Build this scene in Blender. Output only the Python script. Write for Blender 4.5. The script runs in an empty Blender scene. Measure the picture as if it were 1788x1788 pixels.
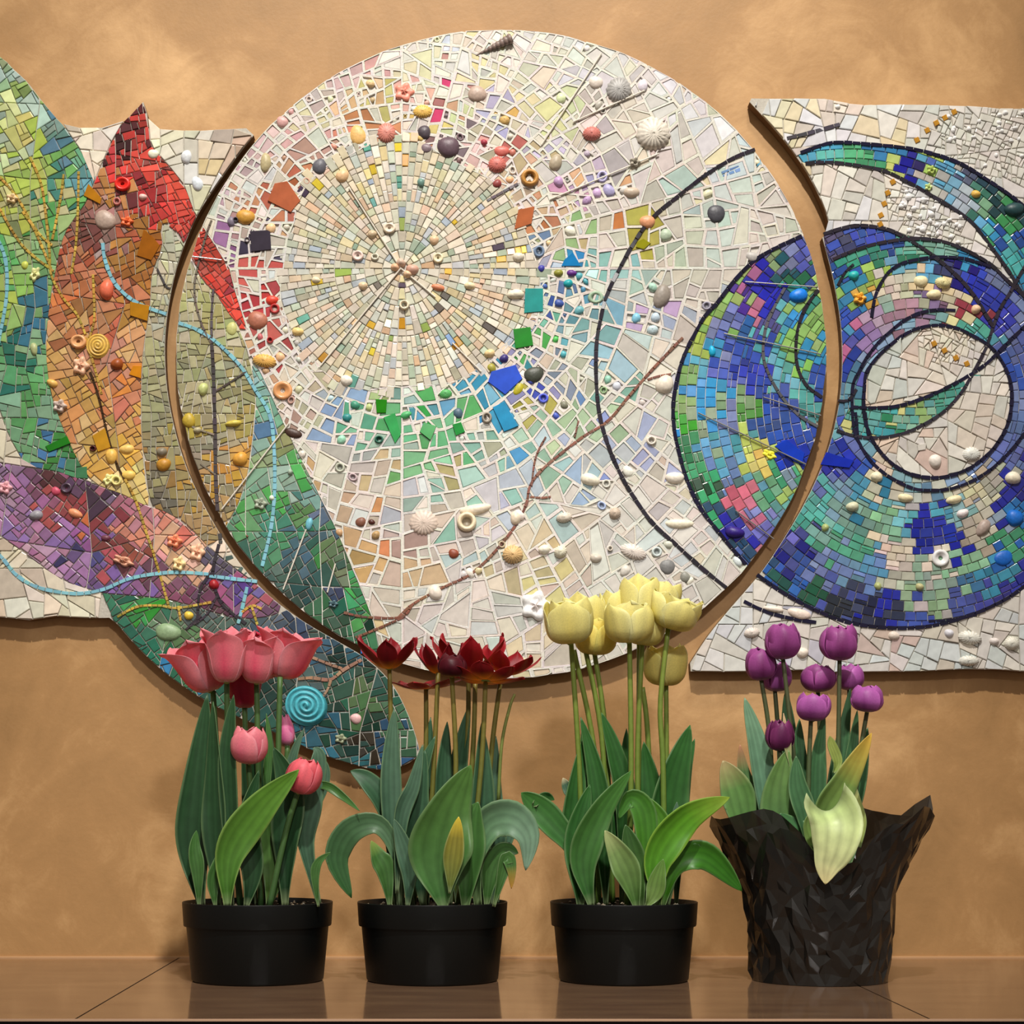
import bpy, bmesh, math, random
from math import sin, cos, pi, sqrt, atan2, radians
from mathutils import Vector, Matrix, noise

random.seed(11)
SC = bpy.context.scene
COL = SC.collection

# ------------------------------------------------------------------ camera, world, lights, exposure
F_PX, CX, HY = 3300.0, 792.0, 1390.0      # focal length, vanishing point, horizon in a 1788 px frame
CAM_H = 0.2435                            # camera height above the ledge top (z = 0)
WALL_Y, EDGE_Y, POT_Y = 2.85, 2.066, 2.50
cam_data = bpy.data.cameras.new('camera')
cam = bpy.data.objects.new('camera', cam_data)
COL.objects.link(cam)
cam.location = (0, 0, CAM_H)
cam.rotation_euler = (pi / 2, 0, 0)
cam_data.sensor_width = 36
cam_data.lens = F_PX / 1788 * 36
cam_data.shift_x = (894 - CX) / 1788
cam_data.shift_y = (HY - 894) / 1788
cam_data.clip_start = 0.05
SC.camera = cam

world = bpy.data.worlds.new('world')
SC.world = world
world.use_nodes = True
world.node_tree.nodes['Background'].inputs[0].default_value = (1.0, 0.86, 0.72, 1)
world.node_tree.nodes['Background'].inputs[1].default_value = 0.30

def lamp(name, loc, aim, energy, size, colour, spot=None, blend=0.6):
    ld = bpy.data.lights.new(name, 'SPOT' if spot else 'AREA')
    ld.energy = energy
    ld.color = colour
    if spot:
        ld.spot_size = radians(spot)
        ld.spot_blend = blend
        ld.shadow_soft_size = size
    else:
        ld.size = size
    o = bpy.data.objects.new(name, ld)
    COL.objects.link(o)
    o.location = loc
    o.rotation_euler = (Vector(aim) - Vector(loc)).to_track_quat('-Z', 'Y').to_euler()
    return o

lamp('ceiling_and_fill_spot', (0.05, 0.45, 3.45), (0.05, 2.85, 0.55), 480, 0.06, (1.0, 0.955, 0.89), 50, 0.9)
lamp('ceiling_and_fill_spot', (0.35, -0.9, 2.3), (0.02, 2.5, 0.22), 225, 0.12, (1.0, 0.97, 0.92), 28, 0.8)  # added fill spot on the camera side, brightens the tulips
lamp('wall_washer_lamp', (-0.45, 1.75, 2.65), (-0.40, 2.85, 1.18), 46, 0.12, (1.0, 0.93, 0.80), 50, 1.0)
lamp('wall_washer_lamp', (0.46, 1.75, 2.65), (0.42, 2.85, 1.20), 50, 0.12, (1.0, 0.93, 0.80), 50, 1.0)

SC.view_settings.view_transform = 'Standard'
SC.view_settings.look = 'None'
SC.view_settings.exposure = 0.0
SC.view_settings.gamma = 1.0
SC.view_settings.use_curve_mapping = False

# ------------------------------------------------------------------ helpers
def at(x, y, D):
    """pixel of the photograph -> point at distance D from the camera"""
    return Vector(((x - CX) * D / F_PX, D, CAM_H - (y - HY) * D / F_PX))

def lin(h):
    h = h.lstrip('#')
    v = [int(h[i:i + 2], 16) / 255 for i in (0, 2, 4)]
    return tuple(c / 12.92 if c < 0.04045 else ((c + 0.055) / 1.055) ** 2.4 for c in v)

def node_mat(name):
    m = bpy.data.materials.new(name)
    m.use_nodes = True
    return m, m.node_tree, m.node_tree.nodes['Principled BSDF']

def bump_noise(nt, p, scale, strength, dist=0.002, coord='Object', detail=4):
    tc = nt.nodes.new('ShaderNodeTexCoord')
    n = nt.nodes.new('ShaderNodeTexNoise')
    n.inputs['Scale'].default_value = scale
    n.inputs['Detail'].default_value = detail
    b = nt.nodes.new('ShaderNodeBump')
    b.inputs['Strength'].default_value = strength
    b.inputs['Distance'].default_value = dist
    nt.links.new(tc.outputs[coord], n.inputs['Vector'])
    nt.links.new(n.outputs['Fac'], b.inputs['Height'])
    nt.links.new(b.outputs['Normal'], p.inputs['Normal'])
    return tc, n

def attr_mat(name, rough, mottling=0.18, scale=160, spec=0.5, translucent=0.0, bump=0.0, stretch=None):
    """base colour from the piece's own colour attribute, mottled by a noise"""
    m, nt, p = node_mat(name)
    a = nt.nodes.new('ShaderNodeAttribute'); a.attribute_name = 'Col'
    tc = nt.nodes.new('ShaderNodeTexCoord')
    n = nt.nodes.new('ShaderNodeTexNoise'); n.inputs['Scale'].default_value = scale
    n.inputs['Detail'].default_value = 3
    if stretch:
        mp = nt.nodes.new('ShaderNodeMapping'); mp.inputs['Scale'].default_value = stretch
        nt.links.new(tc.outputs['Object'], mp.inputs['Vector'])
        nt.links.new(mp.outputs['Vector'], n.inputs['Vector'])
    else:
        nt.links.new(tc.outputs['Object'], n.inputs['Vector'])
    mr = nt.nodes.new('ShaderNodeMapRange')
    mr.inputs['From Min'].default_value = 0.25; mr.inputs['From Max'].default_value = 0.75
    mr.inputs['To Min'].default_value = 1 - mottling; mr.inputs['To Max'].default_value = 1 + mottling
    nt.links.new(n.outputs['Fac'], mr.inputs['Value'])
    mul = nt.nodes.new('ShaderNodeVectorMath'); mul.operation = 'SCALE'
    nt.links.new(a.outputs['Color'], mul.inputs[0])
    nt.links.new(mr.outputs['Result'], mul.inputs['Scale'])
    nt.links.new(mul.outputs[0], p.inputs['Base Color'])
    p.inputs['Roughness'].default_value = rough
    p.inputs['Specular IOR Level'].default_value = spec
    if bump:
        b = nt.nodes.new('ShaderNodeBump'); b.inputs['Strength'].default_value = bump
        b.inputs['Distance'].default_value = 0.001
        nt.links.new(n.outputs['Fac'], b.inputs['Height'])
        nt.links.new(b.outputs['Normal'], p.inputs['Normal'])
    if translucent:
        out = nt.nodes['Material Output']
        tr = nt.nodes.new('ShaderNodeBsdfTranslucent')
        nt.links.new(mul.outputs[0], tr.inputs['Color'])
        mx = nt.nodes.new('ShaderNodeMixShader'); mx.inputs[0].default_value = translucent
        nt.links.new(p.outputs[0], mx.inputs[1]); nt.links.new(tr.outputs[0], mx.inputs[2])
        nt.links.new(mx.outputs[0], out.inputs['Surface'])
    return m

def plain_mat(name, hexcol, rough, spec=0.5, noise_scale=None, bump=0.2, dist=0.001):
    m, nt, p = node_mat(name)
    p.inputs['Base Color'].default_value = (*lin(hexcol), 1)
    p.inputs['Roughness'].default_value = rough
    p.inputs['Specular IOR Level'].default_value = spec
    if noise_scale:
        bump_noise(nt, p, noise_scale, bump, dist)
    return m

class MB:
    """collects vertices, faces and a colour per vertex; build() links ONE mesh object"""
    def __init__(s): s.v, s.f, s.c = [], [], []
    def add(s, verts, faces, col=(0.8, 0.8, 0.8)):
        b = len(s.v)
        s.v += [tuple(p) for p in verts]
        s.f += [tuple(b + i for i in f) for f in faces]
        if isinstance(col, list): s.c += col
        else: s.c += [col] * len(verts)
    def build(s, name, mat, parent=None, smooth=False, origin=None):
        me = bpy.data.meshes.new(name)
        o0 = Vector(origin) if origin is not None else Vector((0, 0, 0))
        vs = [(a - o0.x, b - o0.y, c - o0.z) for a, b, c in s.v] if origin is not None else s.v
        me.from_pydata(vs, [], s.f)
        ca = me.color_attributes.new('Col', 'FLOAT_COLOR', 'POINT')
        flat = []
        for c in s.c: flat += [c[0], c[1], c[2], 1.0]
        ca.data.foreach_set('color', flat)
        me.materials.append(mat)
        if smooth: me.polygons.foreach_set('use_smooth', [True] * len(me.polygons))
        me.update()
        o = bpy.data.objects.new(name, me)
        COL.objects.link(o)
        if parent: o.parent = parent
        if origin is not None:
            o.location = o0 - (parent.location if parent and parent.type == 'EMPTY' else Vector((0, 0, 0)))
        elif parent and parent.type == 'EMPTY':
            o.location = -parent.location
        return o

def thing(name, loc, label, cat, group=None):
    o = bpy.data.objects.new(name, None)
    COL.objects.link(o)
    o.empty_display_size = 0.05
    o.location = loc
    o['label'] = label; o['category'] = cat
    if group: o['group'] = group
    return o

def box_mb(mb, x0, x1, y0, y1, z0, z1, col=(0.8, 0.8, 0.8), bev=0.0):
    v = [(x, y, z) for z in (z0, z1) for y in (y0, y1) for x in (x0, x1)]
    mb.add(v, [(0, 2, 3, 1), (4, 5, 7, 6), (0, 1, 5, 4), (2, 6, 7, 3), (0, 4, 6, 2), (1, 3, 7, 5)], col)

def bevel(o, w, seg=2):
    m = o.modifiers.new('bevel', 'BEVEL'); m.width = w; m.segments = seg; m.limit_method = 'ANGLE'

# ------------------------------------------------------------------ materials
M_TILE = attr_mat('glazed_tile', 0.30, 0.13, 90)
M_GLASS = attr_mat('glass_tile', 0.12, 0.15, 70)
M_STONE = attr_mat('shell_and_stone', 0.45, 0.16, 220, bump=0.4)
M_GOLD = attr_mat('gold_foil_tile', 0.22, 0.15, 200)
M_GOLD.node_tree.nodes['Principled BSDF'].inputs['Metallic'].default_value = 0.25
M_GROUT = attr_mat('grout', 0.85, 0.10, 300, bump=0.6)
M_PETAL = attr_mat('petal', 0.45, 0.08, 500, 0.35, 0.34, 0.15)
M_LEAF = attr_mat('tulip_leaf', 0.38, 0.14, 60, 0.32, 0.12, 0.15)
M_STEM = attr_mat('tulip_stem', 0.45, 0.12, 120, 0.4)
M_POT = plain_mat('black_plastic', '#070a0a', 0.45, 0.28, 300, 0.1)
M_SOIL = plain_mat('potting_soil', '#1c1510', 0.95, 0.2, 300, 1.0, 0.004)
M_BOARD = plain_mat('painted_board_edge', '#6e5236', 0.7, 0.3)
M_METAL = plain_mat('silver_rod', '#b8b6b4', 0.3, 0.5)
M_METAL.node_tree.nodes['Principled BSDF'].inputs['Metallic'].default_value = 0.8

def wall_material():
    m, nt, p = node_mat('faux_finish_plaster')
    tc = nt.nodes.new('ShaderNodeTexCoord')
    n1 = nt.nodes.new('ShaderNodeTexNoise')
    n1.inputs['Scale'].default_value = 2.6; n1.inputs['Detail'].default_value = 7
    n1.inputs['Roughness'].default_value = 0.62; n1.inputs['Distortion'].default_value = 0.9
    n2 = nt.nodes.new('ShaderNodeTexNoise')
    n2.inputs['Scale'].default_value = 9; n2.inputs['Detail'].default_value = 8
    n2.inputs['Roughness'].default_value = 0.7; n2.inputs['Distortion'].default_value = 2.0
    add = nt.nodes.new('ShaderNodeMath'); add.operation = 'MULTIPLY_ADD'; add.inputs[1].default_value = 0.35
    nt.links.new(tc.outputs['Object'], n1.inputs['Vector'])
    nt.links.new(tc.outputs['Object'], n2.inputs['Vector'])
    nt.links.new(n2.outputs['Fac'], add.inputs[0]); nt.links.new(n1.outputs['Fac'], add.inputs[2])
    cr = nt.nodes.new('ShaderNodeValToRGB')
    e = cr.color_ramp.elements
    e[0].position = 0.45; e[0].color = (*lin('#997345'), 1)
    e[1].position = 0.95; e[1].color = (*lin('#d8ad78'), 1)
    e2 = cr.color_ramp.elements.new(0.68); e2.color = (*lin('#ad8352'), 1)
    nt.links.new(add.outputs[0], cr.inputs[0])
    nt.links.new(cr.outputs[0], p.inputs['Base Color'])
    p.inputs['Roughness'].default_value = 0.55
    p.inputs['Specular IOR Level'].default_value = 0.5
    b = nt.nodes.new('ShaderNodeBump'); b.inputs['Strength'].default_value = 0.12; b.inputs['Distance'].default_value = 0.002
    n3 = nt.nodes.new('ShaderNodeTexNoise'); n3.inputs['Scale'].default_value = 160; n3.inputs['Detail'].default_value = 5
    nt.links.new(tc.outputs['Object'], n3.inputs['Vector'])
    nt.links.new(n3.outputs['Fac'], b.inputs['Height']); nt.links.new(b.outputs['Normal'], p.inputs['Normal'])
    return m

def ledge_material():
    m, nt, p = node_mat('polished_ledge_tile')
    tc = nt.nodes.new('ShaderNodeTexCoord')
    n = nt.nodes.new('ShaderNodeTexNoise'); n.inputs['Scale'].default_value = 7; n.inputs['Detail'].default_value = 8
    mp = nt.nodes.new('ShaderNodeMapping'); mp.inputs['Scale'].default_value = (1, 3, 1)
    nt.links.new(tc.outputs['Object'], mp.inputs['Vector']); nt.links.new(mp.outputs[0], n.inputs['Vector'])
    cr = nt.nodes.new('ShaderNodeValToRGB')
    cr.color_ramp.elements[0].position = 0.3; cr.color_ramp.elements[0].color = (*lin('#6c5240'), 1)
    cr.color_ramp.elements[1].position = 0.75; cr.color_ramp.elements[1].color = (*lin('#84684f'), 1)
    nt.links.new(n.outputs['Fac'], cr.inputs[0]); nt.links.new(cr.outputs[0], p.inputs['Base Color'])
    p.inputs['Roughness'].default_value = 0.09
    p.inputs['IOR'].default_value = 1.65
    return m
M_WALL, M_LEDGE = wall_material(), ledge_material()

# ------------------------------------------------------------------ setting
def structure(name, mb, mat, parent=None):
    o = mb.build(name, mat, parent)
    if not parent: o['kind'] = 'structure'
    return o
mb = MB(); box_mb(mb, -2.6, 2.6, WALL_Y, WALL_Y + 0.12, -0.45, 3.0)
structure('wall_back', mb, M_WALL)
mb = MB(); box_mb(mb, -2.6, 2.6, 2.09, WALL_Y, -0.45, -0.022)
base = structure('trim_1', mb, plain_mat('ledge_front_shade', '#0c0505', 0.6))  # near-black colour paints in the shade on the ledge front
mb = MB(); box_mb(mb, -2.6, 2.6, -1.0, WALL_Y + 0.12, -0.50, -0.45)
structure('floor', mb, plain_mat('dark_floor', '#2a1d16', 0.5, 0.4, 40, 0.2))
# ledge: big polished tiles with recessed joints, a bed under them
mb = MB(); box_mb(mb, -2.6, 2.6, 2.078, WALL_Y, -0.022, -0.0025)
ledge = structure('ledge', mb, plain_mat('joint_mortar', '#1d120c', 0.8))
ledge['kind'] = 'structure'
xs = [-2.6, -2.28, -1.347, -0.413, 0.520, 1.453, 2.39, 2.6]
for a, b in zip(xs[:-1], xs[1:]):
    mb = MB(); box_mb(mb, a + 0.0012, b - 0.0012, EDGE_Y, WALL_Y - 0.002, -0.020, 0.0)
    o = mb.build('ledge_tile', M_LEDGE, ledge)
M_ARRIS = plain_mat('pale_tile_arris', '#c8a488', 0.75, 0.2)  # pale tan strip along the front edge of the ledge
mb = MB(); box_mb(mb, -2.6, 2.6, EDGE_Y - 0.002, EDGE_Y - 0.0002, -0.0026, 0.0); mb.build('edge_strip', M_ARRIS, ledge)
mb = MB(); box_mb(mb, -2.6, 2.6, EDGE_Y - 0.0015, EDGE_Y - 0.0002, -0.022, -0.0027); mb.build('edge_shade_strip', plain_mat('edge_shade', '#0c0505', 0.8, 0.1), ledge)  # dark strip over the tile fronts, their shade put into its colour
mb = MB(); box_mb(mb, -2.6, 2.6, WALL_Y - 0.0032, WALL_Y + 0.0, 0.0, 0.0022)
structure('baseboard_back', mb, plain_mat('caulk_bead', '#c89c70', 0.5))
# ------------------------------------------------------------------ MURAL: three mosaic panels standing off the wall
FACE_D = 2.826                       # distance of the grout face from the camera
MU = FACE_D / F_PX                   # metres per photograph pixel on the mural
def mp(x, y, h=0.0):
    """mural coordinates (photo px) + height above the grout face in metres"""
    return ((x - CX) * MU, FACE_D - h, CAM_H - (y - HY) * MU)

def smooth_line(pts, n=6, closed=False):
    out = []
    m = len(pts)
    rng = range(m) if closed else range(m - 1)
    for i in rng:
        if closed: p0, p1, p2, p3 = pts[i - 1], pts[i], pts[(i + 1) % m], pts[(i + 2) % m]
        else: p0, p1, p2, p3 = pts[max(i - 1, 0)], pts[i], pts[i + 1], pts[min(i + 2, m - 1)]
        for k in range(n):
            t = k / n
            out.append(tuple(0.5 * (2 * p1[j] + (p2[j] - p0[j]) * t + (2 * p0[j] - 5 * p1[j] + 4 * p2[j] - p3[j]) * t * t
                        + (3 * p1[j] - p0[j] - 3 * p2[j] + p3[j]) * t ** 3) for j in range(2)))
    if not closed: out.append(pts[-1])
    return out

class Poly:
    def __init__(s, pts):
        s.p = pts
        s.x0 = min(p[0] for p in pts); s.x1 = max(p[0] for p in pts)
        s.y0 = min(p[1] for p in pts); s.y1 = max(p[1] for p in pts)
        s.e = [(pts[i - 1][0], pts[i - 1][1], pts[i][0], pts[i][1]) for i in range(len(pts))]
    def has(s, x, y):
        if x < s.x0 or x > s.x1 or y < s.y0 or y > s.y1: return False
        c = False
        for ax, ay, bx, by in s.e:
            if (ay > y) != (by > y) and x < (bx - ax) * (y - ay) / (by - ay) + ax: c = not c
        return c

def area(p): return 0.5 * sum(p[i - 1][0] * p[i][1] - p[i][0] * p[i - 1][1] for i in range(len(p)))
def centroid(p): return (sum(q[0] for q in p) / len(p), sum(q[1] for q in p) / len(p))

def split_region(p, reg):
    """convex cell p -> (inside pieces, outside pieces) of a region"""
    xs_ = [q[0] for q in p]; ys_ = [q[1] for q in p]
    if max(xs_) < reg.x0 or min(xs_) > reg.x1 or max(ys_) < reg.y0 or min(ys_) > reg.y1: return [], [p]
    s = [reg.has(*q) for q in p]
    if all(s): return [p], []
    if not any(s): return [], [p]
    cr = []
    n = len(p)
    ins, outs = [], []
    for i in range(n):
        a, b = p[i], p[(i + 1) % n]
        (ins if s[i] else outs).append(a)
        if s[i] != s[(i + 1) % n]:
            lo, hi = 0.0, 1.0
            for _ in range(7):
                m = (lo + hi) / 2
                if reg.has(a[0] + (b[0] - a[0]) * m, a[1] + (b[1] - a[1]) * m) == s[i]: lo = m
                else: hi = m
            q = (a[0] + (b[0] - a[0]) * lo, a[1] + (b[1] - a[1]) * lo)
            cr.append(q); ins.append(q); outs.append(q)
    if len(cr) != 2:
        c = centroid(p)
        return ([p], []) if reg.has(*c) else ([], [p])
    return [ins], [outs]

def cut(p, c, d):
    """cut a convex polygon through c along direction d"""
    nx, ny = -d[1], d[0]
    A, B = [], []
    n = len(p)
    dist = [(q[0] - c[0]) * nx + (q[1] - c[1]) * ny for q in p]
    for i in range(n):
        j = (i + 1) % n
        if dist[i] >= 0: A.append(p[i])
        if dist[i] <= 0: B.append(p[i])
        if dist[i] * dist[j] < 0:
            t = dist[i] / (dist[i] - dist[j])
            q = (p[i][0] + (p[j][0] - p[i][0]) * t, p[i][1] + (p[j][1] - p[i][1]) * t)
            A.append(q); B.append(q)
    return A, B

def crackle(p, target, flow, jit, out):
    """break a polygon into mosaic pieces about target(x,y) px across, following a flow direction"""
    c = centroid(p)
    A = abs(area(p))
    t = target(*c) if callable(target) else target
    if A < t * t * (random.uniform(0.55, 2.1) if random.random() < .85 else random.uniform(2, 4)) or len(p) < 3:
        out.append(p); return
    f = flow(*c) if callable(flow) else flow
    ux, uy = cos(f), sin(f)
    eu = [q[0] * ux + q[1] * uy for q in p]; ev = [-q[0] * uy + q[1] * ux for q in p]
    lu, lv = max(eu) - min(eu), max(ev) - min(ev)
    ang = (f + pi / 2 if lu * random.uniform(0.8, 1.25) > lv else f) + random.gauss(0, jit)
    w = random.uniform(-0.16, 0.16)
    cc = (c[0] + ux * lu * w, c[1] + uy * lu * w) if lu > lv else (c[0] - uy * lv * w, c[1] + ux * lv * w)
    a, b = cut(p, cc, (cos(ang), sin(ang)))
    if len(a) < 3 or len(b) < 3: out.append(p); return
    crackle(a, target, flow, jit, out); crackle(b, target, flow, jit, out)

def grid_cells(x0, y0, x1, y1, target, flow=0.0, jit=0.25, big=110):
    out = []
    nx, ny = max(1, int((x1 - x0) / big)), max(1, int((y1 - y0) / big))
    P = [[(x0 + (x1 - x0) * i / nx + (random.uniform(-22, 22) if 0 < i < nx else 0),
           y0 + (y1 - y0) * j / ny + (random.uniform(-22, 22) if 0 < j < ny else 0)) for i in range(nx + 1)] for j in range(ny + 1)]
    for j in range(ny):
        for i in range(nx):
            crackle([P[j][i], P[j][i + 1], P[j + 1][i + 1], P[j + 1][i]], target, flow, jit, out)
    return out

def ring_rows(cx, cy, r0, r1, dr, l0, l1, sx=1.0, sy=1.0):
    """rows of tiles laid round a centre"""
    out = []
    r = r0
    while r < r1:
        w = dr * random.uniform(0.82, 1.2)
        a = random.uniform(0, 1); end = a + 2 * pi
        while a < end - 1e-6:
            b = a + random.uniform(l0, l1) / r
            if end - b < 0.6 * l0 / r: b = end
            q = [(cx + sx * rr * cos(t), cy + sy * rr * sin(t)) for rr, t in ((r, a), (r + w, a), (r + w, b), (r, b))]
            if random.random() < 0.12:
                k = random.uniform(.35, .65)
                m0 = tuple(q[0][i] * (1 - k) + q[1][i] * k for i in (0, 1)); m1 = tuple(q[3][i] * (1 - k) + q[2][i] * k for i in (0, 1))
                out += [[q[0], m0, m1, q[3]], [m0, q[1], q[2], m1]]
            else: out.append(q)
            a = b
        r += w
    return out

def keep(cells, inside=(), outside=()):
    for reg in inside:
        nxt = []
        for c in cells: nxt += split_region(c, reg)[0]
        cells = nxt
    for reg in outside:
        nxt = []
        for c in cells: nxt += split_region(c, reg)[1]
        cells = nxt
    return [c for c in cells if abs(area(c)) > 22]

def palette(txt):
    out = []
    for tok in txt.split():
        a = tok.split(',')
        c = lin(a[2]); L = 0.3 * c[0] + 0.6 * c[1] + 0.1 * c[2]
        out.append((float(a[0]), float(a[1]), tuple(v * 0.86 + L * 0.14 for v in c)))
    return out

def pick(ctrl, x, y, spread=1.0, jit=0.10):
    d = sorted(((cx - x) ** 2 + (cy - y) ** 2, k) for k, (cx, cy, _) in enumerate(ctrl))[:5]
    w = [1.0 / (dd + (9 * spread) ** 2) ** 1.2 for dd, _ in d]
    t = random.random() * sum(w)
    for ww, (_, k) in zip(w, d):
        t -= ww
        if t <= 0: break
    return vary(ctrl[k][2], jit)

def vary(c, jit=0.10):
    v = 1 + random.gauss(0, jit)
    return tuple(max(0.004, min(0.9, ch * v * (1 + random.gauss(0, jit * 0.35)))) for ch in c)

def inset(p, d):
    """shrink a convex polygon by d px"""
    if area(p) < 0: p = p[::-1]
    n = len(p)
    q = []
    for a in p:                        # drop near-duplicate corners
        if not q or (a[0] - q[-1][0]) ** 2 + (a[1] - q[-1][1]) ** 2 > 0.6: q.append(a)
    if len(q) > 2 and (q[0][0] - q[-1][0]) ** 2 + (q[0][1] - q[-1][1]) ** 2 <= 0.6: q.pop()
    p = q
    if len(p) < 3: return None
    res = p
    for i in range(len(p)):
        a, b = p[i], p[(i + 1) % len(p)]
        L = sqrt((b[0] - a[0]) ** 2 + (b[1] - a[1]) ** 2)
        if L < 1e-6: continue
        nx, ny = -(b[1] - a[1]) / L, (b[0] - a[0]) / L
        dd = d * random.uniform(0.75, 1.3)
        o = (a[0] + nx * dd, a[1] + ny * dd)
        new = []
        for k in range(len(res)):
            u, v = res[k], res[(k + 1) % len(res)]
            du = (u[0] - o[0]) * nx + (u[1] - o[1]) * ny
            dv = (v[0] - o[0]) * nx + (v[1] - o[1]) * ny
            if du >= 0: new.append(u)
            if (du > 0) != (dv > 0) and abs(du - dv) > 1e-9:
                t = du / (du - dv)
                new.append((u[0] + (v[0] - u[0]) * t, u[1] + (v[1] - u[1]) * t))
        res = new
        if len(res) < 3: return None
    return res if abs(area(res)) > 6 else None

def tile_geo(mb, p, col, h, tilt=0.03, low=0.0, bev=0.9):
    """one tile: bevelled slab from the bed (low) up to height h, slightly tilted"""
    if area(p) < 0: p = p[::-1]
    c = centroid(p)
    n = len(p)
    tx, ty = random.gauss(0, tilt), random.gauss(0, tilt)
    size = sqrt(abs(area(p)))
    top = []
    k = max(0.0, 1 - 2 * bev / max(size, 4))
    for q in p:
        dx, dy = (q[0] - c[0]) * k, (q[1] - c[1]) * k
        top.append(mp(c[0] + dx, c[1] + dy, h + (dx * tx + dy * ty) * MU))
    mid = [mp(q[0], q[1], h - 0.0005 + ((q[0] - c[0]) * tx + (q[1] - c[1]) * ty) * MU) for q in p]
    bot = [mp(q[0], q[1], low) for q in p]
    f = [tuple(range(n))]
    for i in range(n):
        j = (i + 1) % n
        f.append((i, n + i, n + j, j)); f.append((n + i, 2 * n + i, 2 * n + j, n + j))
    mb.add(top + mid + bot, f, col)

def frame_geo(mb, outer, inner_d, h, low, col):
    """raised grout round a recessed tile: matched rings outer -> inner"""
    if area(outer) < 0: outer = outer[::-1]
    c = centroid(outer)
    n = len(outer)
    size = sqrt(abs(area(outer)))
    s = max(0.25, 1 - 2.2 * inner_d / max(size, 5))
    inner = [(c[0] + (q[0] - c[0]) * s, c[1] + (q[1] - c[1]) * s) for q in outer]
    hv = [h + random.uniform(-0.0004, 0.0004) for _ in range(n)]
    v = [mp(q[0], q[1], h) for q in outer] + [mp(q[0], q[1], hv[i]) for i, q in enumerate(inner)] + \
        [mp(c[0] + (q[0] - c[0]) * 0.94, c[1] + (q[1] - c[1]) * 0.94, low) for q in inner]
    f = []
    for i in range(n):
        j = (i + 1) % n
        f.append((n + i, i, j, n + j)); f.append((2 * n + i, n + i, n + j, 2 * n + j))
    mb.add(v, f, col)
    return [(c[0] + (q[0] - c[0]) * 0.95, c[1] + (q[1] - c[1]) * 0.95) for q in inner]

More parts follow.
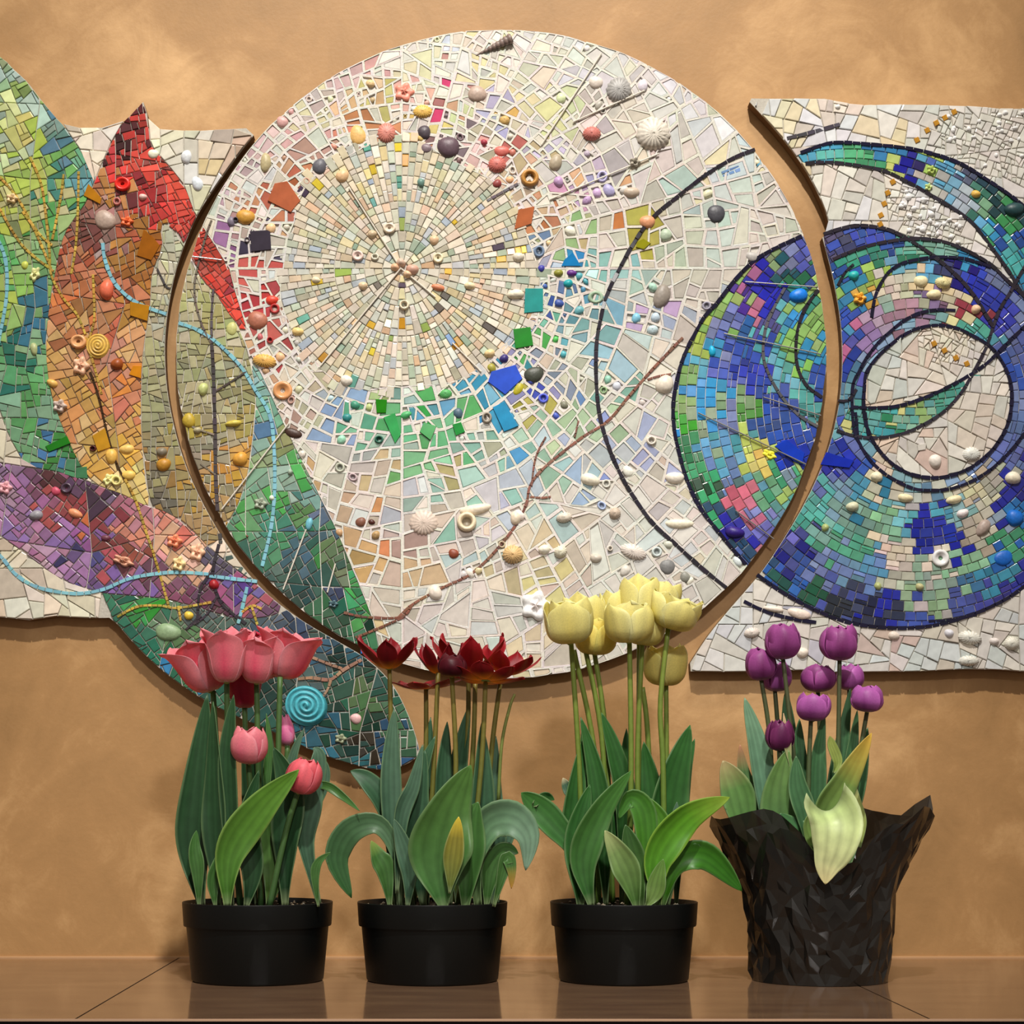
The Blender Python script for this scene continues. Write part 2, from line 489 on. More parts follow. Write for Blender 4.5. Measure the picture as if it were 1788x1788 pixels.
def dome_geo(mb, x, y, rx, ry, ang, col, h, kind='pebble', base=0.0):
    """pebble, bead, shell, button, ring or spiral standing proud of the mosaic"""
    ca, sa = cos(radians(ang)), sin(radians(ang))
    def P(u, v, z): return mp(x + u * rx * ca - v * ry * sa, y + u * rx * sa + v * ry * ca, base + z)
    N = 20
    verts, faces, cols = [], [], []
    col = tuple(min(0.85, v * 1.3) for v in col)
    def ringset(rings, cfun=None, top=True):
        b = len(verts)
        for ri, (r, z) in enumerate(rings):
            for k in range(N):
                t = 2 * pi * k / N
                rr, zz = (r(t) if callable(r) else r), (z(t) if callable(z) else z)
                verts.append(P(rr * cos(t), rr * sin(t), zz))
                cols.append(cfun(ri, t) if cfun else col)
        for ri in range(len(rings) - 1):
            for k in range(N):
                a, c_ = b + ri * N + k, b + ri * N + (k + 1) % N
                faces.append((a, a + N, c_ + N, c_))
        if top: faces.append(tuple(b + (len(rings) - 1) * N + k for k in range(N))[::-1])
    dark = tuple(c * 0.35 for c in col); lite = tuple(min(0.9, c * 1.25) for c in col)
    if kind == 'pebble':
        seed = random.uniform(0, 9)
        wob = lambda t: 1 + 0.06 * sin(2 * t + seed) + 0.04 * sin(3 * t + 2 * seed)
        ringset([(lambda t, a=a: cos(a) * wob(t), h * sin(a)) for a in (0, .35, .7, 1.0, 1.3, 1.5)])
    elif kind == 'shell':          # ribbed fan
        N = 36
        rib = lambda t: 1 + 0.05 * cos(18 * t)
        ringset([(lambda t, r=r: r * rib(t) * (1 - 0.18 * max(0, sin(t))), lambda t, z=z: h * z * (1 + 0.10 * cos(18 * t)))
                 for r, z in ((1, 0), (.96, .3), (.8, .65), (.55, .9), (.28, 1), (.08, .98))],
                lambda ri, t: lite if cos(18 * t) > 0 else tuple(c * 0.8 for c in col))
    elif kind == 'button':
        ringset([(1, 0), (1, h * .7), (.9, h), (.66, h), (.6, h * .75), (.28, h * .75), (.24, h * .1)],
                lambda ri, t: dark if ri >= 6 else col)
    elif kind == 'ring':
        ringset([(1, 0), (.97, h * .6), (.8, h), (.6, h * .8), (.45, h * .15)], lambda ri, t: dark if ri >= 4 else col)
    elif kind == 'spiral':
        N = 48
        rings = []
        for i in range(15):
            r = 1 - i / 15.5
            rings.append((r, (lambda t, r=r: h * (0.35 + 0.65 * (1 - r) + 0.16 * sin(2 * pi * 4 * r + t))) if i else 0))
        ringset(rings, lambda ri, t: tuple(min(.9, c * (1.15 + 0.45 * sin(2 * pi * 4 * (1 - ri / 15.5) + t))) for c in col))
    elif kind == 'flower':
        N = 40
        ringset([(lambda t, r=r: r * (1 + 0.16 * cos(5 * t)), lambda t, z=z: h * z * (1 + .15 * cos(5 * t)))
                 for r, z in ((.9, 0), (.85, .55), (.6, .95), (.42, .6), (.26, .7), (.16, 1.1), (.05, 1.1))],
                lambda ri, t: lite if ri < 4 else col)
    elif kind == 'cone':           # turritella: tapering whorls along x
        N = 14
        rings = []
        for i in range(28):
            u = -1 + 2 * i / 27
            r = (0.10 + 0.90 * (i / 27)) * (0.86 + 0.20 * abs(sin(i * 1.05)))
            for k in range(N):
                t = 2 * pi * k / N
                q = mp(x + u * rx * ca - r * ry * cos(t) * sa, y + u * rx * sa + r * ry * cos(t) * ca, base + ry * MU * r * (1 + sin(t)) * .8)
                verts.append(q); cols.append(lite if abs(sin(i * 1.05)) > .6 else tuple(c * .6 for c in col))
        for i in range(27):
            for k in range(N):
                a, c_ = i * N + k, i * N + (k + 1) % N
                faces.append((a, a + N, c_ + N, c_))
        faces.append(tuple(range(27 * N, 28 * N))); faces.append(tuple(range(N))[::-1])
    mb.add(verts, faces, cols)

def strip_quads(pts, width, seg, smooth=True):
    """run of narrow tiles along a line -> list of quads (px)"""
    L = smooth_line(pts, 8) if smooth else pts
    S = [0]
    for a, b in zip(L[:-1], L[1:]): S.append(S[-1] + sqrt((a[0] - b[0]) ** 2 + (a[1] - b[1]) ** 2))
    def P(s):
        s = min(max(s, 0), S[-1])
        for i in range(1, len(S)):
            if S[i] >= s:
                t = (s - S[i - 1]) / max(1e-6, S[i] - S[i - 1])
                a, b = L[i - 1], L[i]
                dx, dy = b[0] - a[0], b[1] - a[1]; l = max(1e-6, sqrt(dx * dx + dy * dy))
                return a[0] + dx * t, a[1] + dy * t, -dy / l, dx / l
        return L[-1][0], L[-1][1], 0, 1
    out = []
    s = 0
    while s < S[-1] - 2:
        e = min(S[-1], s + seg * random.uniform(0.75, 1.25))
        if S[-1] - e < seg * .4: e = S[-1]
        a, b = P(s + 0.5), P(e - 0.5)
        w0 = width * random.uniform(.42, .56); w1 = width * random.uniform(.42, .56)
        m = P((s + e) / 2)
        out.append([(a[0] + a[2] * w0, a[1] + a[3] * w0), (m[0] + m[2] * w0, m[1] + m[3] * w0), (b[0] + b[2] * w1, b[1] + b[3] * w1),
                    (b[0] - b[2] * w1, b[1] - b[3] * w1), (m[0] - m[2] * w0, m[1] - m[3] * w0), (a[0] - a[2] * w0, a[1] - a[3] * w0)])
        s = e
    return out

# ---------------------------------------------------------------- outlines (photo px)
def jag(pts, a=1.2):
    return [(x + random.uniform(-a, a), y + random.uniform(-a, a)) for x, y in pts]
LEFT = Poly(jag(smooth_line([(-220, -160), (-80, 20), (0, 98), (25, 122), (55, 152), (85, 190), (112, 222)], 3)) +
    [(160, 223), (205, 223), (222, 208), (250, 178), (257, 200), (259, 224), (300, 227), (340, 229), (390, 226), (430, 224)] +
    smooth_line([(443, 236), (425, 258), (400, 292), (370, 335), (345, 375), (325, 420), (308, 470), (297, 520), (290, 570), (288, 620),
     (292, 680), (303, 740), (320, 800), (345, 860), (380, 925), (420, 985), (470, 1040), (530, 1085), (590, 1120), (640, 1150),
     (680, 1188), (705, 1230), (726, 1285), (728, 1322), (672, 1345), (600, 1330), (540, 1308), (470, 1275), (400, 1245),
     (340, 1212), (285, 1172), (240, 1130), (205, 1090)], 3) + jag([(190, 1078), (150, 1080), (100, 1077), (50, 1083), (0, 1078), (-80, 1074), (-220, 1080)], 1.5))
DISC = Poly([(875 + (567 + random.uniform(-1.2, 1.2)) * cos(t * pi / 60), 619 + (566 + random.uniform(-1.2, 1.2)) * sin(t * pi / 60)) for t in range(120)])
RIGHT = Poly(jag([(1311, 172), (1345, 173), (1380, 172), (1440, 172), (1470, 178), (1500, 183), (1550, 182), (1600, 182), (1700, 186), (1760, 191), (1810, 188), (2010, 185)], 1) +
    jag([(2010, 1172), (1900, 1176), (1788, 1172), (1740, 1170), (1680, 1168), (1600, 1172), (1560, 1173), (1450, 1175), (1400, 1170), (1340, 1172), (1260, 1173), (1205, 1172)], 1.5) +
    smooth_line([(1205, 1158), (1235, 1112), (1270, 1068), (1310, 1022), (1345, 977), (1400, 888), (1440, 802), (1462, 722), (1470, 650),
     (1468, 570), (1455, 490), (1436, 415)], 3) + smooth_line([(1449, 400), (1440, 365), (1410, 303), (1365, 240), (1309, 178)], 3))

# inlay regions
G1 = Poly([(-240, -200)] + [(0, 96), (25, 120), (55, 150), (85, 188), (112, 220), (140, 262), (168, 310), (150, 355), (112, 410), (92, 500), (80, 600), (90, 690), (115, 760), (145, 820), (172, 850), (100, 824), (45, 814), (15, 760), (0, 715), (-60, 600), (-240, 500)])
FL = Poly(smooth_line([(250, 176), (260, 225), (265, 255), (290, 285), (322, 325), (338, 372), (318, 392), (284, 392), (284, 430), (266, 480), (262, 540), (250, 620), (247, 740), (256, 850), (266, 887), (210, 862), (172, 848), (145, 820), (115, 760), (90, 690), (80, 600), (92, 500), (112, 410), (150, 355), (168, 310), (185, 272), (208, 225)], 3, True))
RS = Poly([(290, 330), (322, 325), (338, 370), (376, 430), (401, 470), (411, 511), (422, 545), (430, 570), (431, 606), (415, 568), (396, 545), (375, 511), (352, 489), (335, 452), (312, 410), (284, 385)])
OL = Poly([(240, 380), (300, 395), (330, 450), (355, 492), (376, 512), (398, 546), (416, 568), (431, 608), (441, 650), (447, 700), (442, 760), (433, 830), (417, 880), (392, 925), (372, 965), (345, 935), (320, 910), (285, 893), (262, 885), (240, 700), (240, 600)])
PU = Poly([(-240, 800), (0, 808), (60, 818), (110, 824), (172, 848), (210, 862), (266, 886), (300, 897), (345, 935), (372, 962), (400, 985), (470, 1037), (500, 1066), (455, 1082), (400, 1078), (350, 1062), (290, 1046), (230, 1040), (180, 1036), (130, 1022), (95, 1005), (50, 970), (0, 935), (-240, 850)])
TL = Poly([(178, 1034), (230, 1040), (290, 1046), (350, 1062), (400, 1078), (455, 1082), (500, 1066), (640, 1100), (760, 1180), (760, 1400), (500, 1400), (200, 1120)])
T2 = Poly([(380, 900), (417, 880), (433, 830), (442, 760), (447, 700), (441, 650), (431, 606), (455, 650), (478, 700), (500, 750), (530, 810), (560, 870), (590, 930), (610, 980), (635, 1040), (652, 1085), (662, 1130), (670, 1230), (500, 1230), (420, 1100), (330, 1000)])
S_OUT = [(1436, 408), (1400, 413), (1342, 440), (1311, 461), (1281, 492), (1250, 532), (1231, 552), (1215, 580), (1194, 622), (1181, 668), (1175, 710), (1177, 752), (1186, 794), (1198, 836), (1219, 882), (1253, 928), (1303, 987), (1335, 1014), (1378, 1042), (1435, 1071), (1489, 1089), (1560, 1097), (1632, 1092), (1703, 1071), (1756, 1046), (1788, 1024), (1860, 975), (2000, 840)]
SW = Poly(smooth_line(S_OUT, 3) + [(2040, 600), (1900, 540), (1850, 545), (1788, 516), (1761, 490), (1730, 462), (1699, 443), (1653, 424), (1607, 417), (1576, 412), (1546, 401), (1499, 395), (1466, 401)])
C1 = [(1397, 268), (1425, 258), (1456, 250), (1515, 253), (1595, 262), (1669, 284), (1730, 320), (1788, 362), (1860, 430)]
C1B = [(1405, 287), (1453, 285), (1533, 297), (1576, 315), (1638, 350), (1693, 387), (1730, 433), (1761, 476), (1788, 519), (1850, 600)]
BAND = Poly([(1385, 278)] + C1 + [(1900, 560)] + C1B[::-1])
WEDGE = Poly([(1213, 328), (1260, 299), (1300, 285), (1332, 273), (1338, 288), (1290, 302), (1250, 314)])
RING_IN = [(1509, 671), (1512, 652), (1530, 626), (1558, 600), (1592, 578), (1632, 569), (1669, 574), (1699, 588), (1730, 608), (1752, 639), (1764, 673), (1765, 707), (1758, 743), (1735, 782), (1699, 814), (1660, 831), (1624, 835), (1585, 827), (1553, 807), (1527, 777), (1511, 740), (1507, 707)]
LEAF = Poly([(1484, 711), (1525, 713), (1571, 709), (1624, 691), (1678, 664), (1721, 632), (1700, 655), (1678, 688), (1649, 719), (1614, 742), (1578, 757), (1535, 765), (1492, 762), (1462, 753)])
ISLE = Poly(smooth_line(RING_IN, 3, True))

# ---------------------------------------------------------------- what colour lies where
C_G1 = palette('''-60,100,#8fa878 -100,300,#70a868 -60,450,#98b060 5,150,#8fae86 30,140,#9db9b0 45,165,#8faa55 60,190,#a8c4b8 15,200,#c9cf8a 85,210,#7a9a90 100,235,#5d8a80
130,280,#5fa080 145,300,#5aa0a0 25,225,#c8c468 60,250,#a5c030 40,300,#b5cc40 10,270,#b9cf98 80,290,#8fb048 110,290,#6aa050 150,325,#60a0b0 95,350,#c4c080 60,340,#a8b840 20,340,#c0b878
5,380,#a8b030 50,400,#8fa060 95,380,#4aa050 125,330,#60a850 30,430,#90b870 80,440,#80b070 10,460,#50a858 10,500,#a0b840 60,510,#88bc50 80,540,#70a860 5,540,#88a040 30,560,#90b860
70,575,#2a7090 20,600,#60a070 60,620,#80b080 20,650,#50a060 70,650,#60a868 50,700,#4c9c50 80,760,#50a058 20,700,#7aa888 100,700,#70a880 60,740,#7aa080 100,790,#308030 130,820,#408858
50,790,#68a070 150,840,#3a8060 85,792,#3a78a8 12,587,#107068 40,640,#187058 30,655,#187868 66,535,#2a6a80 105,250,#4a7a90 15,240,#9ab0a0 100,330,#3a8878 70,470,#68a060 120,360,#98b070''')
C_FL = palette('''250,190,#4a0f18 235,210,#5a1520 222,250,#c03028 245,240,#a82a24 200,270,#3a1015 215,285,#c03038 240,280,#d8402c 270,300,#8a3028 200,310,#c88040 160,340,#b07818 180,340,#c08030
215,320,#e02820 250,330,#b02028 280,320,#d83828 300,330,#d8442c 260,350,#c83428 290,370,#d03028 160,380,#8a5a50 200,370,#b07870 180,400,#a89088 220,400,#b85838 255,400,#a86810 255,440,#9c5c08
210,440,#b07828 190,420,#8a6058 120,430,#b05030 130,460,#b87048 140,500,#b86c38 110,480,#a05838 190,490,#c87850 240,540,#b88020 250,520,#b07818 110,530,#d87830 180,550,#c08050 200,560,#c06040
100,580,#d0a060 90,620,#c89848 130,580,#b86c40 220,575,#d8a060 240,610,#d0a068 120,640,#c09058 140,660,#b88838 190,640,#c08068 230,650,#d88818 230,680,#c88058 150,690,#c89840 180,690,#c87840
130,740,#d89048 160,720,#d8a058 220,720,#c87850 200,760,#c09848 150,780,#d0a870 170,800,#c89830 220,800,#e0a820 230,760,#d8a040 180,850,#e0c888 210,840,#d8c070 240,850,#e0c070 150,830,#c8a860
230,870,#dcc068 190,820,#e0b050 235,345,#702028 230,300,#902028 275,345,#a02020 165,420,#884840 205,405,#987870 140,400,#704038 230,480,#a86820 160,540,#a87038 215,500,#985028 150,350,#a06848''')
C_OL = palette('''270,560,#b8b088 275,620,#a8a878 265,700,#989870 270,780,#8a8a68 285,830,#a07838 270,880,#6a6458 290,720,#888868 320,560,#a8a080 330,600,#a8a478 325,700,#a09c70 350,650,#98986c
400,620,#a09860 330,740,#a89830 350,720,#989068 400,700,#a89c60 420,740,#a09040 340,790,#888068 400,820,#c08820 410,850,#b88c10 350,830,#b89020 360,870,#b08850 350,900,#a88850 320,880,#908050
380,780,#a09880 410,800,#c89838 430,660,#989870 300,460,#b0b090 290,480,#c0b8a0 310,500,#b8b088 345,520,#b0b070 360,560,#a8a060 280,430,#b0b8a0 330,430,#b0b498 390,580,#a8b070 400,600,#c0b898
370,640,#8a9070 415,690,#8a8a58 380,720,#a8a078 390,850,#8a8060 345,690,#b0a880 300,560,#a8b0a0 270,840,#787058 290,800,#989060 360,600,#a09c68''')
C_PU = palette('''-60,830,#907098 -80,880,#a088b0 5,830,#907098 30,840,#a070a8 60,850,#a868a0 70,835,#704868 95,845,#5a3038 110,860,#985070 20,870,#a888a0 30,900,#9070b0 10,900,#b080b0 60,900,#a070a8
90,880,#b85050 120,880,#a03840 110,910,#a84848 150,860,#604060 140,890,#8a3a40 160,900,#c06028 190,880,#786080 180,905,#803038 210,885,#b06880 240,900,#b07080 40,940,#b070a0 20,930,#8868a8
70,950,#b07898 100,930,#a070a8 130,920,#905090 160,930,#8858a0 140,960,#3c3868 170,970,#504888 100,960,#8060a8 200,950,#7a3838 230,930,#d08068 230,960,#8a4838 190,970,#b04858 210,990,#7a4050
250,970,#b06878 60,980,#c098b0 90,990,#b890b0 130,1000,#a070a8 160,1000,#705088 200,1010,#7858a0 240,1020,#8060a8 280,1020,#805080 330,1020,#805070 300,1040,#884868 380,1030,#a05080
350,1060,#703858 410,1010,#6858a0 440,1040,#b05868 420,1060,#805080 460,1060,#704868 370,990,#585068 400,980,#504858 300,930,#d89080 330,960,#d8a080 345,975,#e0b0a0 310,980,#d8a880
290,950,#c88890 315,945,#c86858 335,985,#d8b8a0 320,1000,#c89878 395,1015,#584868 430,1025,#5a4090 345,1030,#604058 265,1000,#684058 75,880,#885070 160,880,#483048 45,900,#a878a8 350,1045,#5a3848''')
C_TL = palette('''200,1050,#2f7458 230,1070,#2a9048 270,1070,#1a9020 250,1090,#2c7058 220,1090,#1a6850 300,1080,#608060 340,1080,#506060 280,1110,#5a8060 300,1110,#5a8050 250,1130,#107058 280,1150,#1a78a8
300,1180,#186848 330,1190,#307048 400,1090,#486058 440,1100,#405868 480,1080,#506070 520,1110,#304058 560,1130,#305a70 560,1100,#385048 600,1150,#123838 640,1180,#184030
600,1180,#286058 560,1180,#405858 480,1200,#1f4038 580,1210,#305848 620,1200,#506a40 660,1200,#205848 640,1230,#406838 680,1220,#1c5040 690,1250,#3a6848 600,1260,#104838 570,1270,#1c6858
650,1250,#083828 560,1300,#206878 620,1290,#30281a 660,1290,#1c4868 690,1290,#386848 640,1320,#1c6068 600,1320,#2a5048 670,1330,#185078 400,1200,#185848 450,1240,#205048 360,1200,#306850
600,1155,#0e3028 670,1180,#305a50 610,1230,#1f6048 590,1290,#205a70 630,1150,#205868 560,1250,#104030 650,1300,#0e3830''')
C_T2 = palette('''450,690,#80b090 455,720,#70a890 440,780,#7aa098 460,760,#4a7898 470,790,#88a070 500,770,#8a9858 440,850,#70a080 460,820,#80a898 500,820,#7aa088 520,830,#48b850 490,850,#88a898
540,860,#6a9890 430,900,#60a068 450,890,#40a048 500,880,#38a040 470,920,#308068 440,930,#508868 550,900,#506880 520,910,#4a8040 490,930,#287858 560,940,#406070 540,930,#187858 440,960,#307058
480,970,#308050 520,960,#386070 560,960,#287048 590,960,#507040 600,990,#406040 540,990,#306058 500,1000,#285048 560,1000,#208028 590,1010,#586848 480,1010,#385850 540,1030,#184848 590,1030,#304060
610,1040,#28905a 560,1040,#1870a0 620,1020,#309040 640,1060,#188028 520,1050,#304840 560,1070,#2c6040 600,1080,#184830 630,1090,#3a9040 580,1090,#386048 650,1100,#083828
640,1110,#287048 530,895,#387870 480,740,#68a888 450,655,#80b0b0 540,945,#1c6050 600,1060,#106048 575,1010,#30584c 420,1080,#405860 470,1080,#305058''')
C_WL = palette('''-60,900,#d8ccb4 140,240,#dccdbd 170,260,#e6d6c8 150,300,#dcc8b4 190,240,#d8d0c4 270,240,#e8dcc4 290,270,#d8d4c4 320,240,#cfc8bc 340,260,#e0d0c0 360,240,#cfc6bc 400,250,#c0a890 420,240,#b8a898
355,280,#c0a088 330,300,#e0d4bc 370,270,#d8c8b0 350,320,#c8c8c8 300,300,#d8ccb0 340,340,#d8d0b0 360,300,#d8c490 320,360,#ccd0b0 20,780,#d8ccb4 40,830,#d8ccb8 5,760,#d0c4b0 10,980,#e0d0b8 50,1020,#e4d2bc
20,1040,#dccab0 80,1050,#e8dcc8 120,1060,#dcd0bc 150,1050,#d8c8b0 60,1060,#e0d8cc 10,1010,#c8b8a0 170,1060,#e0d8c8 300,400,#b8c0a0 290,440,#c8c8b8''')
C_D = palette('''420,260,#c8a0a8 400,300,#c8a0b0 440,290,#a89098 380,330,#c8b0c0 420,320,#c0a0b8 450,310,#b09090 470,340,#b86048 500,340,#c07850 480,260,#c89898 450,240,#d0b0b0 500,300,#a05830 480,290,#b08868
380,360,#b898a8 400,380,#a07880 440,390,#b8a098 430,360,#c88860 380,410,#9868a0 400,440,#805080 450,420,#403850 360,390,#b890b0 470,430,#b8b0a0 470,400,#d0a070 400,470,#b888a8 440,470,#c85048
460,500,#c03030 430,500,#d0a8a0 450,530,#b83038 480,520,#c8a898 450,560,#a86858 470,590,#b05858 490,600,#a84040 440,580,#c05850 470,630,#c8a070 510,620,#b0b0a8 490,660,#b89070 480,700,#d8c8b8
520,650,#c0b8a8 530,690,#b0a888 560,700,#9aa8b8 510,740,#a88878 540,720,#a8a888 500,760,#d0c8c0 560,760,#c0c0b0 570,800,#c8b8a0 550,830,#b89868 590,820,#a8a898 580,860,#b0b0a0 600,880,#b0a088
560,180,#b8a8a0 600,150,#c8a8a8 640,150,#c0a070 680,160,#b8b060 710,140,#c8c0a0 650,120,#c89090 610,200,#d0a878 560,210,#c8c098 590,230,#d08068 620,240,#b8c090 630,270,#c89840 700,180,#d8a8a0
730,170,#d0a090 760,130,#d0d0b0 740,110,#c8c8a0 780,110,#c8c8c8 720,80,#d0d0c8 770,75,#c8d0e0 830,70,#d8c8b8 870,70,#e0d8c8 960,80,#c8c8c0 1010,90,#c8d0d0 840,120,#d0c890 880,110,#c0c0a8
800,140,#b07870 790,160,#904038 781,178,#c03068 810,190,#c89878 830,170,#b8a8a0 850,160,#b0a8c8 880,190,#d8a850 860,200,#a8a8c8 900,180,#d0c898 720,200,#c8a850 680,200,#b0a898 740,220,#c8a850
690,230,#b86858 650,240,#b87848 760,220,#d8c870 820,220,#c0c890 790,240,#706068 850,230,#a8a088 720,260,#c88858 780,260,#7a5858 860,260,#d89890 880,280,#b06058 840,280,#d8b0b0 650,270,#b09070
600,260,#c08880 560,270,#b08878 540,240,#c89090 900,230,#c8c0a8 890,310,#d8b898 920,320,#c0a080 930,290,#b0a078 950,260,#b8b0d0 910,270,#a898b0 960,160,#c8c8c0 1000,130,#c0c0c8 1040,180,#a8a098
1080,120,#c8c8c8 1120,150,#c8c0c0 1160,160,#d0d0d8 1200,200,#d0d0d8 1240,230,#d8d8e0 1260,270,#c0d0d8 960,210,#c8c890 1000,220,#b8b0a0 990,200,#c0c898 1040,230,#b8a8b0 1100,200,#d0c8b8
1150,230,#c8c8c0 1180,260,#d0c8c0 1090,250,#d0c890 1020,270,#a898b0 1060,280,#b0a8a8 1000,280,#b0a8b8 1050,300,#d0a070 1090,310,#c0b8b8 1140,300,#c8b8b0 1200,300,#d0c8b0 1010,330,#b898c0
1020,350,#c090b0 1040,320,#a0a0c8 1120,320,#d0c8c8 1080,290,#b89070 980,350,#c8c090 960,390,#b07050 930,380,#b8703c 910,350,#b09880 940,410,#c8a880 980,380,#c0a080 1000,400,#a8b080 1010,430,#b8a870
1060,360,#a8a8a0 1095,360,#c87830 1060,400,#b0a898 1120,370,#b8c0b8 1150,330,#a8c0b8 1190,370,#b8b8b0 1120,425,#a8a020 1150,400,#b8b098 1180,420,#a8b8a0 1240,320,#d8d0a8 1260,360,#b8c8c0
1300,340,#c0d0c8 1300,390,#d0c8c0 1350,380,#d0c8c0 1260,420,#b8c8c0 1340,420,#d8d0c8 1210,400,#a0b8b8 1200,440,#c0c0b0 1300,450,#c8c0b8 1160,470,#c8c0b0 1130,490,#98b8a8 1180,500,#b8b0a8
1210,540,#a0a8b8 1240,520,#c0b8b0 920,430,#8a9a60 940,440,#6080a0 920,460,#388060 960,450,#8888a0 1000,450,#1080b8 1040,440,#c8a030 1060,440,#78b8b8 1000,420,#88b070 930,490,#106070 960,500,#207848
1000,480,#308090 1030,470,#40a0a8 1020,500,#3888a8 980,520,#486898 930,530,#309088 900,520,#4060a0 960,540,#305098 1050,470,#78b8b0 1070,490,#88b8b8 960,560,#50a890 990,570,#508898 1020,560,#70a8a8
940,600,#38a040 980,600,#3098a8 1010,610,#3060a0 1030,640,#5880b8 1000,650,#a0a890 850,670,#2090b8 870,720,#2090b8 900,745,#2890c8 920,680,#8080b0 950,700,#4050b8 920,712,#a09818 960,660,#687890
1000,700,#80a078 1020,740,#98b890 980,740,#a0b888 940,750,#88b098 640,700,#98b068 620,740,#50a080 580,730,#80a0c8 630,760,#78b898 700,700,#609088 700,740,#38a058 740,730,#208898 770,720,#3890b8
740,760,#189038 720,770,#58b080 780,760,#58b078 800,730,#40a050 690,790,#88a898 730,810,#60a870 690,830,#60a058 780,800,#70a090 830,790,#70a898 870,790,#98a080 890,820,#78b0a0 840,820,#a8b0b0
800,830,#a09858 910,800,#78b0c8 600,800,#a8a8a0 640,800,#98a0a0 650,840,#c0a878 690,870,#a8b0b8 730,870,#90a8a0 790,870,#80b0a0 620,850,#a89898 650,870,#b0a090 620,900,#b89878 640,900,#c08850
660,930,#c87848 680,950,#a8b0a8 700,960,#a88880 640,980,#c8a060 660,960,#a08040 620,960,#b89060 740,900,#c0b0a8 760,900,#b8a898 830,960,#a8c0c0 850,890,#c0c0c8 880,880,#b0b8d0 940,800,#a0b8c0
980,760,#98a8c0 1040,770,#7888c8 1000,800,#90b8c0 960,830,#88b098 1010,840,#90a8c8 1060,800,#b0b8c0 1100,740,#c0c0b0 1090,760,#98a8c8 1140,800,#98a0c8 1130,700,#b0b8c0 1080,680,#78b0a0
1060,620,#88b8c8 1100,590,#68b0c8 1110,540,#98a8c8 1090,510,#98a8a8 1060,560,#78b0c8 1130,560,#b0c0c8 1150,620,#c0b8a8 1170,680,#d0c8b8 1170,740,#c8c8c0 1150,850,#c0c0c0 1120,850,#c8c0b8
1000,900,#c0b8a8 1050,900,#d0c8c0 970,900,#a0b8b8 1060,950,#c8c8c0 1100,930,#c0c0b8 1140,960,#c0c8c8 1180,980,#c0c8c8 1200,920,#d0c8c0 1000,960,#b8a898 950,960,#c8b890 900,940,#c8b8a8
860,1000,#b8a880 880,1020,#c8b888 930,1020,#c8c080 940,1000,#c0b080 900,1080,#b8b8b0 850,1050,#c8c0b8 800,1000,#c8c0b8 760,980,#b8b0a8 720,1000,#c8a880 700,1030,#c8b078 680,1060,#c8b8a8
740,1050,#c8c0b8 780,1070,#d0c8c0 820,1100,#c8c0b0 900,1120,#c8b890 940,1140,#d0c0a0 960,1160,#d8d0c8 1000,1120,#c8c8c0 1060,1100,#c0b8b0 1100,1000,#c0c0b8 1160,1040,#c8c8c8 1240,1000,#c8c8c0
1200,1050,#c8c0b8 650,1000,#d0c0b0 670,1010,#c8a898 1130,620,#a8b8c0 1125,545,#b898c8 1000,870,#c8c0b8 1080,860,#c8c4bc 800,1150,#c8c0b0 700,1120,#b8b0a0 760,1140,#c8bcb0''')
SUNCOL = [lin(c) for c in '#d8ccb4 #d4c4a8 #c8b898 #dcd4c0 #c0b490 #b8bca0 #a8b8a0 #9cb4a4 #b0bcb8 #a8b4c0 #8fa4bc #c8c498 #d8c890 #e0d0a0 #d4b490 #c8a078 #d8b8a0 #c0b8a8 #e0d8cc #d0c8bc #b8b0a0 #a0a088 #90a890 #7a9c88 #c8d0c8 #e4dcd0 #d8d0c0 #c4bcac #d0ccb8 #bcc4b0 #dccfb8'.split()]
SUNACC = [lin(c) for c in '#4a4038 #5a5048 #605850 #6890a8 #60a090 #c89028 #b87030 #e0c040 #504058 #88a050 #7a98c0'.split()]
